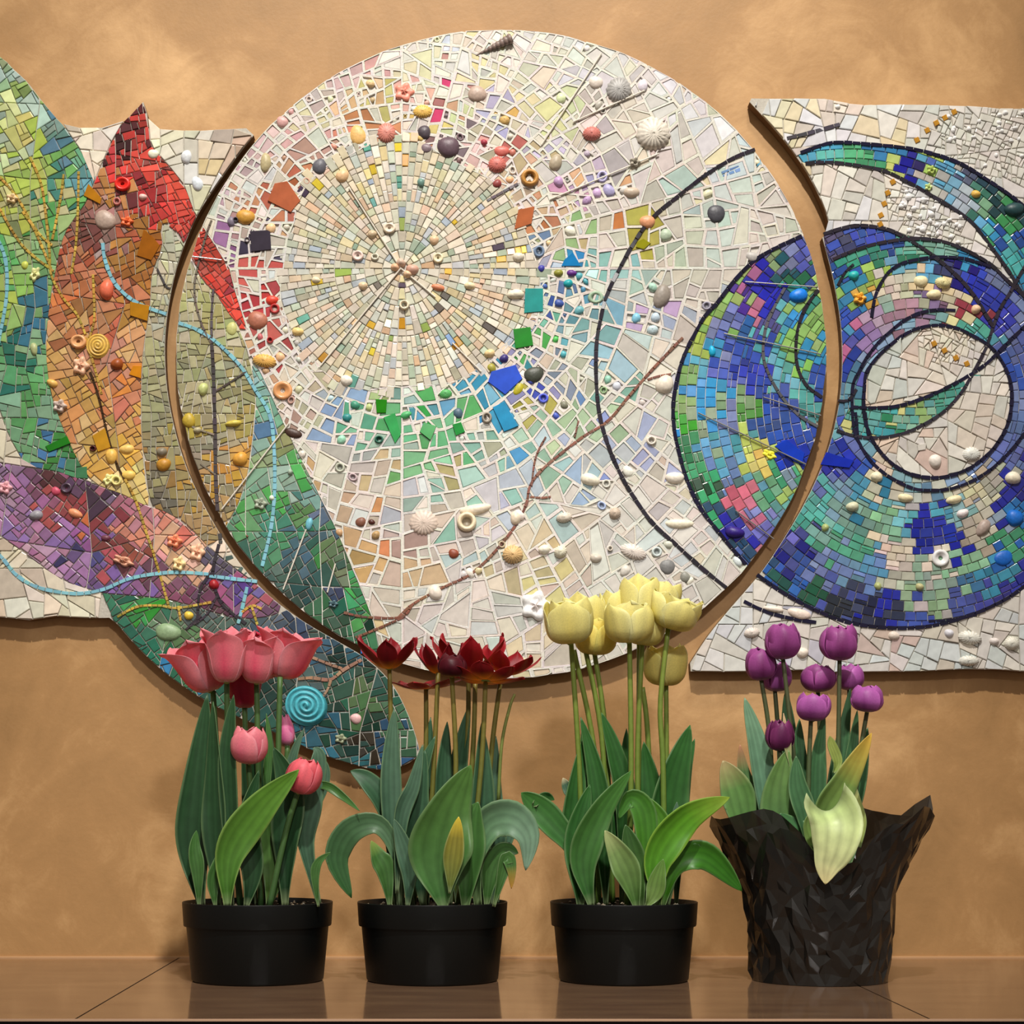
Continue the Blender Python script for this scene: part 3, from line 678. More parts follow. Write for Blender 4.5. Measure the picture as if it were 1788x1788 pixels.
C_S = palette('''1195,650,#78a858 1190,700,#80a860 1190,740,#28a010 1200,800,#288050 1215,830,#30a068 1215,600,#a0b840 1235,570,#80b050 1260,530,#88b858 1300,490,#90a858 1350,460,#809868 1380,450,#7078a8
1410,440,#5058b8 1215,690,#0890d8 1225,640,#48a0c0 1235,610,#2890c8 1240,680,#1098d8 1250,590,#8088c0 1260,640,#6070c8 1280,560,#6070b8 1300,520,#482898 1310,505,#b06098 1310,540,#c06890
1340,490,#2020b0 1380,470,#105060 1345,520,#1820c0 1390,500,#2a4890 1330,560,#505098 1300,580,#2060a8 1280,610,#3050b8 1320,610,#2848b0 1290,640,#2038a8 1310,660,#3040c0 1340,690,#2848b0
1260,720,#7080b8 1210,760,#1088d0 1240,740,#88a080 1250,700,#20a0e0 1300,730,#3a9020 1290,700,#78a070 1330,740,#2850a0 1370,720,#3050b0 1250,780,#50a0d0 1280,770,#40a0b0 1310,790,#b0c048
1330,800,#d0c858 1345,820,#e0c050 1300,830,#58a0c0 1270,830,#6080b8 1370,780,#0838c0 1395,800,#1030b0 1360,760,#2050b8 1420,760,#2850b8 1390,830,#7088a0 1370,840,#30a070 1380,850,#98b850
1350,860,#60a078 1290,870,#d06078 1320,890,#7880c8 1270,860,#386068 1230,850,#084828 1240,880,#20a068 1260,900,#285070 1280,920,#2020a0 1310,910,#c06888 1330,930,#6060b8 1300,950,#4058a0
1330,980,#184870 1350,900,#6090b8 1380,880,#50a098 1400,860,#48a0a0 1360,550,#50b0b8 1345,600,#40a8b8 1380,560,#1890d8 1395,500,#209080 1370,640,#48a8a0 1400,680,#48a8a8 1375,660,#60b0d0
1420,720,#409898 1400,470,#107048 1410,560,#88b858 1400,590,#80b850 1420,600,#90b060 1410,640,#80c848 1425,620,#1888c0 1430,660,#2850b0 1430,520,#90b858 1450,430,#504870 1480,420,#485070
1490,415,#3a58c0 1520,420,#3848b0 1460,445,#404880 1550,418,#2850a0 1500,450,#40a890 1540,440,#208070 1560,450,#187858 1580,430,#50a898 1620,430,#70a890 1650,435,#78b0a0 1690,450,#2090c8
1470,470,#2050a0 1490,480,#209880 1480,500,#1880a8 1480,520,#88b050 1510,500,#98b840 1500,520,#d0a030 1490,550,#4098c8 1510,540,#2880b8 1480,560,#2850b8 1480,600,#5050a8 1480,640,#2040a8
1500,600,#c06098 1520,590,#9070a8 1540,570,#a890b0 1570,550,#a07890 1590,535,#b08898 1620,530,#806898 1650,530,#785878 1680,550,#903040 1550,540,#90b0a8 1560,520,#a8c0b0 1590,510,#b8b8a0
1560,500,#d8c8b8 1600,490,#e0c8a0 1640,500,#e0c898 1660,510,#c8b8a0 1690,540,#d8c898 1570,480,#60a0c0 1620,465,#50a0c8 1600,560,#70a0b8 1640,560,#70a0a8 1680,580,#40a090 1720,600,#4898b0
1560,590,#80a0c0 1520,620,#80a0c0 1680,470,#180878 1660,480,#384070 1700,480,#3048c8 1710,500,#2030b8 1730,520,#2838b0 1740,490,#6878a8 1760,540,#7080b0 1770,580,#6070a8 1750,560,#3840b8
1780,600,#5060a8 1770,650,#2850b0 1780,700,#7888b8 1775,740,#6078b0 1700,800,#80a0c8 1740,790,#6070b8 1497,700,#5088a8 1500,740,#60a0b0 1530,790,#70a0b8 1580,840,#78a8b8 1640,845,#6090b0
1700,830,#7088c0 1480,800,#1830b0 1450,820,#2830b0 1500,790,#5868a8 1440,840,#6070b8 1520,800,#2050a8 1540,820,#d8c8b0 1520,840,#d8c8a8 1560,860,#b8b8a0 1600,870,#b8c0b8 1650,870,#c0c0b0
1700,850,#c8c0a0 1740,850,#a8a898 1500,870,#3890b0 1530,880,#1878a0 1480,890,#709890 1560,890,#70c0d0 1600,905,#50b0c8 1640,890,#40a0c0 1680,900,#80b0b8 1440,890,#48b0a8 1420,920,#309888
1450,930,#78b0a8 1500,920,#609888 1540,920,#70a088 1560,910,#80b888 1590,930,#78b090 1600,920,#1820a0 1640,920,#2030a8 1660,940,#1030b0 1600,935,#0820a0 1680,960,#1020a8 1620,950,#2838a8
1700,930,#b0a898 1720,920,#c0b8a8 1740,900,#90a0b8 1750,880,#2028a0 1780,860,#282890 1770,900,#1070b8 1780,940,#309868 1760,960,#38a070 1560,960,#d8c8b0 1560,985,#d0c0b8 1600,980,#c8c0b0
1640,965,#d8d0c0 1680,990,#80b890 1720,990,#2080a0 1750,975,#1060b8 1500,960,#40a888 1460,960,#40a078 1480,1000,#6090b0 1520,990,#4890b8 1440,980,#7088b8 1400,960,#404890 1380,980,#081080
1400,1000,#2850a0 1430,1010,#6070a8 1480,1000,#6880c0 1520,1010,#6080c0 1560,1010,#b0b8a8 1600,1010,#88a898 1640,1020,#88a898 1700,1010,#3070a0 1740,1010,#2888a8 1780,1000,#2830a0
1380,1010,#1858a8 1360,1020,#0c5048 1420,1050,#105840 1460,1060,#202838 1500,1050,#384060 1480,1040,#4050a0 1540,1060,#1020a0 1520,1070,#182040 1560,1070,#303858 1600,1080,#3850a8
1640,1060,#80a078 1600,1050,#88a880 1680,1050,#4858a8 1640,1040,#b0a8a8 1720,1040,#4048a8 1760,1030,#383898 1850,700,#7080b0 1850,900,#3058a0 1440,780,#3050b0 1460,860,#70a0b8''')
C_LF = palette('1500,730,#50a0a0 1540,740,#30a8b0 1560,725,#c8c878 1600,710,#88b060 1560,750,#188058 1600,730,#50a098 1650,700,#40a088 1670,680,#40a090 1520,725,#58b0a8 1580,740,#80b8a0')
C_B = palette('''1400,275,#40a0c8 1430,265,#38a0c8 1460,268,#50b8b0 1490,275,#48b078 1520,285,#309060 1510,270,#2070a8 1545,270,#2078b0 1570,275,#3850a0 1590,280,#282060 1580,295,#18189a 1600,300,#4060b8
1560,300,#b8c868 1600,315,#a8c850 1620,285,#b0c850 1640,300,#50a0c8 1620,320,#b0a8a0 1660,310,#68a8c8 1650,330,#b0b0a8 1690,310,#505878 1720,330,#184050 1680,350,#a8b8c8 1700,350,#307868
1740,360,#184048 1760,350,#306060 1720,370,#70a880 1700,380,#50a0c8 1730,400,#1088c0 1760,390,#2a9050 1780,380,#184850 1750,430,#40b0b0 1780,420,#1850a8 1770,460,#30a8a8 1780,490,#1880b0 1840,500,#2080b0''')
C_WR = palette('''1340,200,#c8ccd0 1345,215,#d8d0b0 1400,190,#d8d8dc 1420,210,#dcdce0 1385,230,#d8cca8 1440,210,#c8bcb4 1460,185,#dcd0c0 1500,220,#d8d8dc 1540,240,#dcd8d0 1540,245,#e0d0a8 1480,230,#d8d8e0 1600,200,#ccc8c0
1580,220,#d8d8d8 1630,230,#d0d0c8 1680,230,#dcd8d0 1740,240,#d4d0c8 1780,260,#dcd8d0 1500,320,#c8ccd0 1460,310,#d4ccc0 1480,350,#dcd8d0 1520,330,#c8c4bc 1500,380,#dcdce0 1560,360,#e0dcd4
1600,350,#dcdcdc 1640,390,#d8d8d4 1680,420,#dcd8d0 1700,450,#e0dcd4 1600,390,#d8d4cc 1540,380,#e0d8cc 1640,420,#d0ccc4 1540,640,#ccd0c8 1600,650,#dcd8d0 1650,650,#e0d8cc 1700,640,#dcd8d4
1560,620,#c8d0cc 1600,620,#dcc8b8 1640,610,#e4dccc 1700,700,#dcd4cc 1700,760,#d8ccc0 1640,780,#d8d4cc 1580,790,#d0ccc4 1600,810,#dcd8d0 1560,780,#d8c0b0 1540,690,#d4c4b0 1730,680,#d8d4cc
1320,1080,#ccc8c0 1280,1100,#c8ccd0 1400,1110,#ccc4bc 1350,1050,#d0ccc4 1260,1150,#ccccc8 1340,1140,#ccc8c0 1450,1120,#d0ccc4 1500,1110,#ccc4bc 1540,1130,#ccd4d4 1560,1150,#d0ccc8 1600,1130,#c8d0d0
1550,1110,#c8b0a8 1640,1130,#c8c0b0 1700,1110,#d4ccc0 1740,1140,#c8d0d0 1780,1100,#d0ccc4 1760,1150,#d4d0c8 1850,1100,#d0ccc4 1900,300,#d4d0c8 1650,1150,#c8d0d0 1350,1110,#b8b8c8''')
for k, (x_, y_, c_) in enumerate(C_D): C_D[k] = (x_, y_, c_)

# ---------------------------------------------------------------- pieces of each panel
SUN = (702, 470)
swirl_flow = lambda x, y: atan2(y - 690, x - 1600) + pi / 2
sun_flow = lambda x, y: atan2(y - SUN[1], x - SUN[0])
def sun_radius(a):
    return 214 + 10 * sin(3 * a + 1) + 14 * max(0, cos(a)) + 6 * sin(7 * a)
SUNP = Poly([(SUN[0] + sun_radius(a * pi / 60) * cos(a * pi / 60), SUN[1] + sun_radius(a * pi / 60) * sin(a * pi / 60)) for a in range(120)])

PALE = [lin(c) for c in '#d4cbbe #c8c4b4 #d8d0c8 #bfc4bc #cdbfae #c4ccc8 #b8b4ac'.split()]
class Panel:
    def __init__(s, name, label, poly, bed=(0.50, 0.47, 0.41), group='panels of the wall mosaic'):
        s.t = thing(name, mp((poly.x0 + poly.x1) / 2, poly.y1), label, 'mosaic', group)
        s.poly = poly
        s.cells = []; s.strips = []; s.domes = []; s.grout = MB(); s.beads = MB()
        # board and grout bed
        for nm, mat, d0, d1, grow in (('backing_board', M_BOARD, -0.0215, -0.0025, 0.0), ('grout_bed', M_GROUT, -0.0025, 0.0, 0.6)):
            me = bpy.data.meshes.new(nm); bm = bmesh.new()
            pts = poly.p if area(poly.p) > 0 else poly.p[::-1]
            fr = [bm.verts.new(mp(x, y, d1)) for x, y in pts]; bk = [bm.verts.new(mp(x, y, d0)) for x, y in pts]
            bm.faces.new(fr); bm.faces.new(bk[::-1])
            for i in range(len(fr)):
                j = (i + 1) % len(fr)
                bm.faces.new((fr[j], fr[i], bk[i], bk[j]))
            bmesh.ops.recalc_face_normals(bm, faces=bm.faces)
            bmesh.ops.triangulate(bm, faces=[f for f in bm.faces if len(f.verts) > 4])
            bm.to_mesh(me); bm.free()
            ca = me.color_attributes.new('Col', 'FLOAT_COLOR', 'POINT')
            ca.data.foreach_set('color', [*bed, 1.0] * len(me.vertices))
            me.materials.append(mat)
            o = bpy.data.objects.new(nm, me); COL.objects.link(o); o.parent = s.t; o.location = -s.t.location
    def fill(s, cells, ctrl, gap=0.9, h=0.0026, tilt=0.035, mat='tile', spread=1.0, jit=0.10, raised=False, bead=0.0, colfun=None):
        for c in cells:
            ctr = centroid(c)
            col = colfun(*ctr) if colfun else pick(ctrl, ctr[0], ctr[1], spread, jit)
            if raised and random.random() < .22: col = vary(random.choice(PALE), .07)
            m = M_GLASS if (max(col) - min(col) > 0.25 and random.random() < .6) or random.random() < .15 else M_TILE
            if raised:
                gc = tuple(v * random.uniform(.93, 1.05) for v in (0.68, 0.65, 0.60))
                q = frame_geo(s.grout, c, 1.85 * random.uniform(.7, 1.45), 0.0030, 0.0004, gc)
                if abs(area(q)) < 10: continue
                if random.random() < bead and abs(area(q)) < 420:
                    a = abs(area(q)); r = sqrt(a / pi)
                    s.domes.append((ctr[0], ctr[1], r * random.uniform(.8, 1.1), r * random.uniform(.7, 1.0), random.uniform(0, 180), vary(col, .12), r * MU * .55, random.choice(['pebble', 'pebble', 'pebble', 'ring', 'shell']), 0.0012))
                    continue
                s.cells.append((abs(area(q)), q, col, random.uniform(0.0016, 0.0028), tilt, m))
            else:
                q = inset(c, gap)
                if not q: continue
                s.cells.append((abs(area(q)), q, col, h * random.uniform(.8, 1.25), tilt, m))
    def strip(s, pts, width, seg, hexcol, h=0.0042, smooth=True, mat=None, jit=.12, name='border_tile', clip=()):
        for q in strip_quads(pts, width, seg, smooth):
            c = centroid(q)
            if not s.poly.has(*c) or any(r.has(*c) for r in clip): continue
            q = [p for p in q]
            s.strips.append((q, vary(lin(hexcol), jit), h, mat or M_GLASS, name))
    def dome(s, x, y, rx, ry, ang, hexcol, h, kind='pebble', base=0.0018):
        if s.poly.has(x, y): s.domes.append((x, y, rx, ry, ang, lin(hexcol), h, kind, base))
    def finish(s):
        s.cells.sort(key=lambda c: -c[0] if -60 < centroid(c[1])[0] < 1800 else 0)
        for k, (a, q, col, h, tilt, m) in enumerate(s.cells[:300]):
            mb = MB(); c = centroid(q)
            tile_geo(mb, q, col, h, tilt)
            mb.build('tile', m, s.t, origin=mp(c[0], c[1], 0))
        for mat in (M_TILE, M_GLASS):
            mb = MB()
            for a, q, col, h, tilt, m in s.cells[300:]:
                if m is mat: tile_geo(mb, q, col, h, tilt)
            if mb.v:
                o = mb.build('small_tiles', mat, s.t); o['kind'] = 'stuff'
        if s.grout.v:
            s.grout.build('grout', M_GROUT, s.t)
        for q, col, h, m, nm in s.strips:
            mb = MB(); c = centroid(q)
            tile_geo(mb, q, col, h, 0.02, bev=.5)
            mb.build(nm, m, s.t, origin=mp(c[0], c[1], 0))
        names = {'pebble': 'pebble', 'shell': 'seashell', 'button': 'button', 'ring': 'ring_bead', 'spiral': 'spiral_shell', 'flower': 'flower_bead', 'cone': 'cone_shell'}
        s.domes.sort(key=lambda d: -d[2] * d[3])
        rest = MB()
        for k, (x, y, rx, ry, ang, col, h, kind, base) in enumerate(s.domes):
            if k < 200:
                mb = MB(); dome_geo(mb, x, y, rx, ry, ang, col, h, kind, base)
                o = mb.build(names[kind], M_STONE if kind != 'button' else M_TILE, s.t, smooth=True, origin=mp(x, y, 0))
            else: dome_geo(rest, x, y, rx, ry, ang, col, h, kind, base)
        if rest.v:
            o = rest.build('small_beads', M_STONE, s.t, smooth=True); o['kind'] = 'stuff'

left = Panel('mosaic_panel', 'left mosaic panel with a red flame petal, dipping down behind the pink tulips', LEFT)
disc = Panel('mosaic_panel', 'big round mosaic disc with a pale sunburst and thick white grout', DISC, (0.70, 0.66, 0.60))
right = Panel('mosaic_panel', 'right mosaic panel with a swirling blue wave on white tiles', RIGHT)

# left panel
left.fill(keep(grid_cells(-230, -160, 200, 860, 17, lambda x, y: 0.9 + 0.001 * y, .18), (LEFT, G1)), C_G1, 0.7, jit=.12, spread=1.6)
left.fill(keep(grid_cells(60, 150, 350, 900, lambda x, y: 14.5 + 3 * (y > 500), lambda x, y: 1.35 - .0006 * (y - 200), .2), (LEFT, FL)), C_FL, 0.7, jit=.12, spread=1.5)
left.fill(keep(grid_cells(240, 320, 350, 480, 13, 1.0, .15), (LEFT, RS), (FL,)), palette('310,340,#d83828 320,380,#c83020 330,420,#a02830 300,360,#a82028 310,400,#d84030'), 0.7)
left.fill(keep(grid_cells(230, 370, 420, 980, 15, 1.5, .2), (LEFT, OL), (FL, RS)), C_OL, 0.7)
left.fill(keep(grid_cells(-230, 790, 520, 1100, 17, 0.75, .12), (LEFT, PU)), C_PU, 0.8, jit=.10, spread=1.5)
left.fill(keep(grid_cells(170, 900, 760, 1400, 17.5, lambda x, y: 0.9 if x < 520 else 1.3, .2), (LEFT,), (G1, FL, RS, OL, PU, Poly([(-240, -200), (450, -200), (450, 960), (240, 1000), (178, 1034), (205, 1100), (-240, 1100)]))), C_TL, 0.9, jit=.12)
left.fill(keep(grid_cells(-230, -100, 450, 1100, 30, 0.1, .45), (LEFT,), (G1, FL, RS, OL, PU, TL, Poly([(178, 1034), (300, 1010), (480, 1010), (480, 1300), (150, 1300)]))), C_WL, 0.9, tilt=.045)

# disc
sun = []
def sunburst():
    bands = [(12, 34, 14), (34, 66, 26), (66, 118, 50), (118, 262, 100)]
    for r0, r1, n in bands:
        for k in range(n):
            a0, a1 = 2 * pi * k / n, 2 * pi * (k + 1) / n
            r = r0
            while r < r1 - 1:
                L = random.uniform(8, 26)
                e = r + L
                if r1 - e < 8: e = r1
                if r < sun_radius((a0 + a1) / 2):
                    sun.append([(SUN[0] + rr * cos(t), SUN[1] + rr * sin(t)) for rr, t in ((r, a0), (e, a0), (e, a1), (r, a1))])
                r = e
sunburst()
sun_cells = keep(sun, (DISC,))
def mixc(a, b, t): return tuple(p * (1 - t) + q * t for p, q in zip(a, b))
def sun_colour(x, y):
    return vary(random.choice(SUNACC), .15) if random.random() < .05 else mixc(vary(random.choice(SUNCOL), .06), (.62, .57, .48), random.uniform(.1, .6))
disc.fill(sun_cells, None, 0.5, h=0.0030, tilt=.05, colfun=sun_colour)
wedges = []
for k in range(24):
    a0, a1 = 2 * pi * k / 24, 2 * pi * (k + 1) / 24
    R = [206, 290, 400, 560, 800, 1150]
    for r0, r1 in zip(R[:-1], R[1:]):
        crackle([(SUN[0] + r * cos(t), SUN[1] + r * sin(t)) for r, t in ((r0, a0), (r1, a0), (r1, a1), (r0, a1))],
                lambda x, y: (22 if (x - SUN[0]) ** 2 + (y - SUN[1]) ** 2 < 330 ** 2 else 26) * (.8 if x < 560 or (y < 330 and x < 950) or (880 < x < 1050 and y < 720) else 1.04), sun_flow, .28, wedges)
SUN_EDGE = SUNP
disc.fill(keep(wedges, (DISC,), (SUN_EDGE, SW, T2, OL, RS, WEDGE)), C_D, raised=True, bead=.12, jit=.07, tilt=.03, spread=1.9)
disc.fill(keep(grid_cells(300, 370, 450, 980, 15, 1.5, .2), (DISC, OL)), C_OL, 0.7)
disc.fill(keep(grid_cells(280, 300, 450, 640, 13, 1.0, .15), (DISC, RS), (OL,)), palette('360,430,#c03820 380,460,#a84030 370,480,#d04838 395,500,#a02838 400,530,#e03018 380,500,#c83828 425,570,#a03840 410,550,#f03818'), 0.7)
disc.fill(keep(grid_cells(300, 590, 700, 1250, 17, 1.1, .16), (DISC, T2), (OL,)), C_T2, 0.8, jit=.12)
disc.fill(keep(grid_cells(1200, 260, 1350, 340, 12, -.35, .1), (DISC, WEDGE)), palette('1220,322,#2028a0 1250,308,#2838b0 1280,298,#6890c8 1310,288,#2060c0 1330,280,#50a8d0'), 0.6)
swirl = ring_rows(1600, 700, 40, 640, 15.5, 12, 24)
disc.fill(keep([c for c in swirl if centroid(c)[0] < 1460], (DISC, SW)), C_S, 0.55, jit=.11, spread=1.2)

# right panel
right.fill(keep([c for c in swirl if centroid(c)[0] > 1330], (RIGHT, SW), (ISLE, LEAF)), C_S, 0.55, jit=.11, spread=1.2)
right.fill(keep(ring_rows(1600, 330, 60, 460, 13, 12, 22), (RIGHT, LEAF)), C_LF, 0.6)
right.fill(keep(ring_rows(1480, 640, 200, 480, 14, 12, 24), (RIGHT, BAND), (SW,)), C_B, 0.6)
small_zone = lambda x, y: 11 if (1640 < x < 1790 and 190 < y < 330) or (1550 < x < 1690 and 330 < y < 440) or (1600 < x < 1720 and 572 < y < 640) else 27
right.fill(keep(grid_cells(1190, 160, 2020, 1190, small_zone, .3, .2), (RIGHT,), (SW, BAND)), C_WR, 0.8, spread=2, tilt=.045, jit=.05)
right.fill(keep(grid_cells(1480, 540, 1790, 860, small_zone, .3, .3), (ISLE,), (LEAF,)), C_WR, 0.8, spread=2, tilt=.045, jit=.05)

# dark outlines, blue ribbons, twigs, rods
BLACK, NAVY = '#2a2630', '#16142e'
lines = [
 (C1, 6.5, 17, NAVY), (C1B, 6.5, 17, BLACK),
 ([(1373, 243), (1410, 234), (1440, 226), (1466, 218)], 7, 17, '#4a4650'),
 ([(1318, 262), (1281, 277), (1234, 305), (1191, 338), (1136, 384), (1105, 428), (1081, 471), (1059, 517), (1048, 560), (1041, 605), (1041, 668), (1047, 727), (1064, 785), (1089, 840), (1118, 886), (1144, 919), (1186, 957), (1228, 995), (1268, 1027)], 7, 17, BLACK),
 ([(1298, 1050), (1341, 1070), (1395, 1083), (1425, 1087)], 6.5, 18, NAVY),
 ([(1620, 1085), (1665, 1082), (1705, 1074)], 4.5, 16, NAVY),
 (S_OUT[1:-1], 7, 16, NAVY),
 ([(1437, 410), (1466, 401), (1499, 395), (1546, 401), (1576, 414), (1598, 427), (1629, 448), (1669, 482), (1699, 516), (1718, 547), (1733, 571)], 7, 17, BLACK),
 ([(1453, 454), (1506, 433), (1561, 421), (1607, 418), (1653, 425), (1699, 445), (1730, 464), (1761, 494), (1788, 520), (1840, 580)], 6.5, 17, BLACK),
 ([(1521, 556), (1524, 535), (1530, 511), (1546, 482), (1566, 465), (1592, 456), (1638, 450), (1684, 453), (1730, 467)], 6, 16, NAVY),
 ([(1503, 780), (1491, 753), (1487, 707), (1489, 671), (1499, 650), (1515, 622), (1539, 593), (1576, 562), (1607, 547), (1638, 542), (1668, 543)], 6, 16, NAVY),
 (RING_IN + [RING_IN[0]], 6.5, 16, NAVY),
 ([(1501, 778), (1521, 807), (1550, 832), (1592, 853), (1628, 857), (1664, 853), (1707, 835), (1749, 803), (1788, 757), (1830, 690)], 6, 16, NAVY),
 ([(1484, 711), (1525, 713), (1571, 709), (1624, 691), (1678, 664), (1721, 636), (1760, 598), (1800, 560)], 6.5, 17, NAVY),
 ([(1460, 752), (1492, 762), (1535, 765), (1578, 757), (1614, 741), (1649, 718), (1678, 686), (1699, 650), (1721, 607), (1742, 547), (1767, 504), (1800, 445)], 6, 16, '#302c38'),
 ([(1370, 503), (1350, 540), (1336, 575), (1332, 621), (1343, 657), (1364, 693), (1393, 725), (1428, 746)], 5.5, 16, '#5a5a60'),
 ([(1429, 507), (1410, 531), (1395, 565), (1389, 605), (1392, 642), (1407, 673), (1435, 695)], 6, 16, BLACK),
 ([(1462, 500), (1474, 478), (1490, 462)], 5, 14, BLACK), ([(1495, 680), (1480, 700), (1462, 700)], 5, 14, BLACK),
 ([(1493, 720), (1497, 760)], 5.5, 15, NAVY), ([(1510, 720), (1515, 762)], 5.5, 15, NAVY),
 ([(850, 352), (875, 338), (905, 322)], 5, 12, '#605860')]
for pts, w, sg, col in lines:
    for P_ in (disc, right):
        P_.strip(pts, w, sg, col)
BLUE = '#7fb8c8'
for pts in ([(-5, 415), (8, 445), (13, 480), (11, 530), (-2, 600)], [(180, 425), (184, 455), (202, 497), (240, 530), (298, 552)],
            [(312, 565), (345, 577), (380, 600), (420, 640), (445, 680), (470, 722), (478, 770), (480, 850), (474, 920), (458, 990)],
            [(-20, 950), (5, 975), (30, 1005), (70, 1027), (130, 1037), (180, 1030), (230, 1010), (300, 1000), (365, 1003)],
            [(365, 1006), (405, 1011), (450, 1016)], [(432, 1025), (424, 1060), (416, 1090)]):
    for P_ in (left, disc): P_.strip(pts, 6.5, 13, BLUE, jit=.07)
GOLDC = '#c8a850'
for pts in ([(53, 275), (72, 320), (80, 370), (87, 440), (90, 480), (110, 520), (135, 550), (150, 585)], [(112, 305), (106, 350), (92, 420)],
            [(138, 300), (137, 360), (133, 430), (125, 480)], [(0, 310), (30, 345), (60, 400), (90, 470)], [(40, 370), (70, 410), (92, 430)],
            [(0, 365), (40, 430), (95, 475)], [(150, 590), (165, 640), (178, 690)], [(215, 830), (232, 862), (243, 890), (256, 930), (268, 965), (280, 1005), (296, 1062)],
            [(205, 1078), (240, 1060), (280, 1058), (310, 1062), (370, 1052)], [(312, 1058), (316, 1085)], [(440, 1060), (450, 1092)], [(420, 1072), (440, 1058), (458, 1064)],
            [(163, 480), (165, 560), (152, 600)]):
    left.strip(pts, 4.5, 9, GOLDC, jit=.2, mat=M_GOLD, name='twig_tile')
for pts, w, c in (([(158, 650), (172, 690), (186, 750), (200, 800), (218, 838)], 4, '#3a2818'), ([(370, 385), (358, 420), (340, 500), (350, 560), (370, 602)], 4, '#6a6058'),
               ([(373, 505), (370, 550), (370, 602)], 4.5, '#5a5258'), ([(370, 602), (373, 650), (376, 750), (377, 830), (381, 900), (386, 950)], 6.5, '#4a4448'),
               ([(375, 685), (400, 670), (430, 650)], 3.5, '#504848'), ([(376, 760), (345, 750), (335, 745)], 3.5, '#888070'),
               ([(378, 830), (350, 810)], 3, '#888070'), ([(275, 470), (290, 500), (298, 505)], 3.5, '#4a4848'),
               ([(383, 950), (372, 1000), (380, 1040), (395, 1062), (430, 1090)], 6, '#38333a'), ([(372, 1000), (350, 1030), (345, 1090)], 5, '#38333a'),
               ([(352, 1075), (325, 1100)], 4, '#403840'), ([(380, 1040), (360, 1075), (330, 1095)], 4, '#403840')):
    for P_ in (left, disc): P_.strip(pts, w, 14, c, name='twig_tile')
TW = '#7a4a38'
for pts, w in (([(1192, 590), (1165, 618), (1135, 650), (1100, 690), (1062, 735), (1020, 762), (985, 788), (945, 822), (925, 850), (919, 880), (900, 918), (860, 968), (820, 1004), (770, 1028), (720, 1056), (695, 1080)], 5),
               ([(1172, 654), (1148, 658), (1130, 664)], 3.5), ([(925, 868), (945, 870), (962, 868)], 4), ([(953, 763), (935, 800), (928, 850)], 3.5), ([(1010, 735), (1003, 765)], 3),
               ([(720, 1056), (700, 1078), (640, 1078), (600, 1070)], 4.5), ([(705, 1078), (660, 1098), (620, 1114)], 4.5), ([(430, 935), (434, 938)], 3)):
    for P_ in (disc,): P_.strip(pts, w, 12, TW, jit=.2, mat=M_STONE, name='twig_tile')
for pts, w in (([(520, 1186), (545, 1184), (577, 1187), (600, 1170), (632, 1152)], 6), ([(545, 1148), (575, 1160), (598, 1168)], 5), ([(578, 1187), (572, 1205), (560, 1222)], 5)):
    left.strip(pts, w, 14, '#94705a', jit=.12, mat=M_STONE, name='twig_tile')
for x, y in ((1665, 197), (1649, 207), (1634, 216), (1618, 229), (1600, 246), (1558, 319), (1549, 338), (1543, 357), (1537, 377), (1536, 393), (1630, 601), (1648, 613), (1668, 626), (1687, 636)):
    if RIGHT.has(x, y): right.strips.append(([(x - 5.5, y - 2), (x + 2, y - 6), (x + 6, y + 2), (x - 2, y + 6)], lin('#c89030'), 0.0044, M_GOLD, 'gold_tile'))
# special flat tiles set proud
for P_, pts, c in ((disc, [(896, 576), (926, 572), (931, 604), (900, 610)], '#14801c'), (disc, [(858, 650), (900, 638), (912, 662), (882, 690), (852, 668)], '#2850c8'),
                (disc, [(656, 698), (676, 699), (674, 722), (658, 722)], '#1c7c08'), (disc, [(437, 405), (472, 403), (474, 437), (440, 441)], '#38323f'),
                (disc, [(480, 322), (502, 318), (525, 352), (508, 372), (468, 352)], '#b06040'), (disc, [(917, 505), (948, 505), (948, 545), (915, 548)], '#20908c'),
                (disc, [(905, 368), (933, 362), (928, 392), (898, 402)], '#b0623a'), (disc, [(1112, 424), (1123, 418), (1136, 426), (1124, 437), (1110, 433)], '#8c8a10'),
                (disc, [(670, 760 - 30), (690, 722), (700, 760), (690, 775)], '#38a058'), (disc, [(985, 455), (1000, 442), (1014, 466), (980, 466)], '#0878b8'),
                (disc, [(740, 738), (762, 745), (752, 770), (733, 755)], '#18903a'), (disc, [(790, 742), (805, 738), (812, 755), (796, 762)], '#20883a'),
                (disc, [(860, 712), (880, 702), (905, 745), (880, 755)], '#1c88b8'), (disc, [(630, 1195 - 60), (640, 1128), (640, 1140), (630, 1142)], '#1870c0'),
                (left, [(252, 402), (270, 418), (280, 430), (265, 456), (240, 448)], '#98580a'), (left, [(155, 322), (178, 348), (176, 358), (147, 343)], '#b07410'),
                (left, [(228, 528), (262, 535), (258, 562), (228, 552)], '#b07810'), (left, [(162, 762), (184, 748), (194, 782), (172, 790)], '#c08c20'),
                (left, [(233, 640), (248, 640), (247, 662), (226, 655)], '#d08410'), (left, [(80, 780), (118, 762), (124, 775), (86, 790)], '#1c7818'),
                (right, [(1442, 790), (1490, 805), (1482, 818), (1432, 812)], '#0a28a8'), (right, [(1600, 778), (1616, 775), (1615, 786), (1602, 788)], '#d0ccc4'),
                (disc, [(1352, 780), (1372, 768), (1404, 792), (1400, 812), (1385, 806)], '#0a38b8')):
    P_.strips.append((pts, lin(c), 0.0048, M_GLASS, 'feature_tile'))

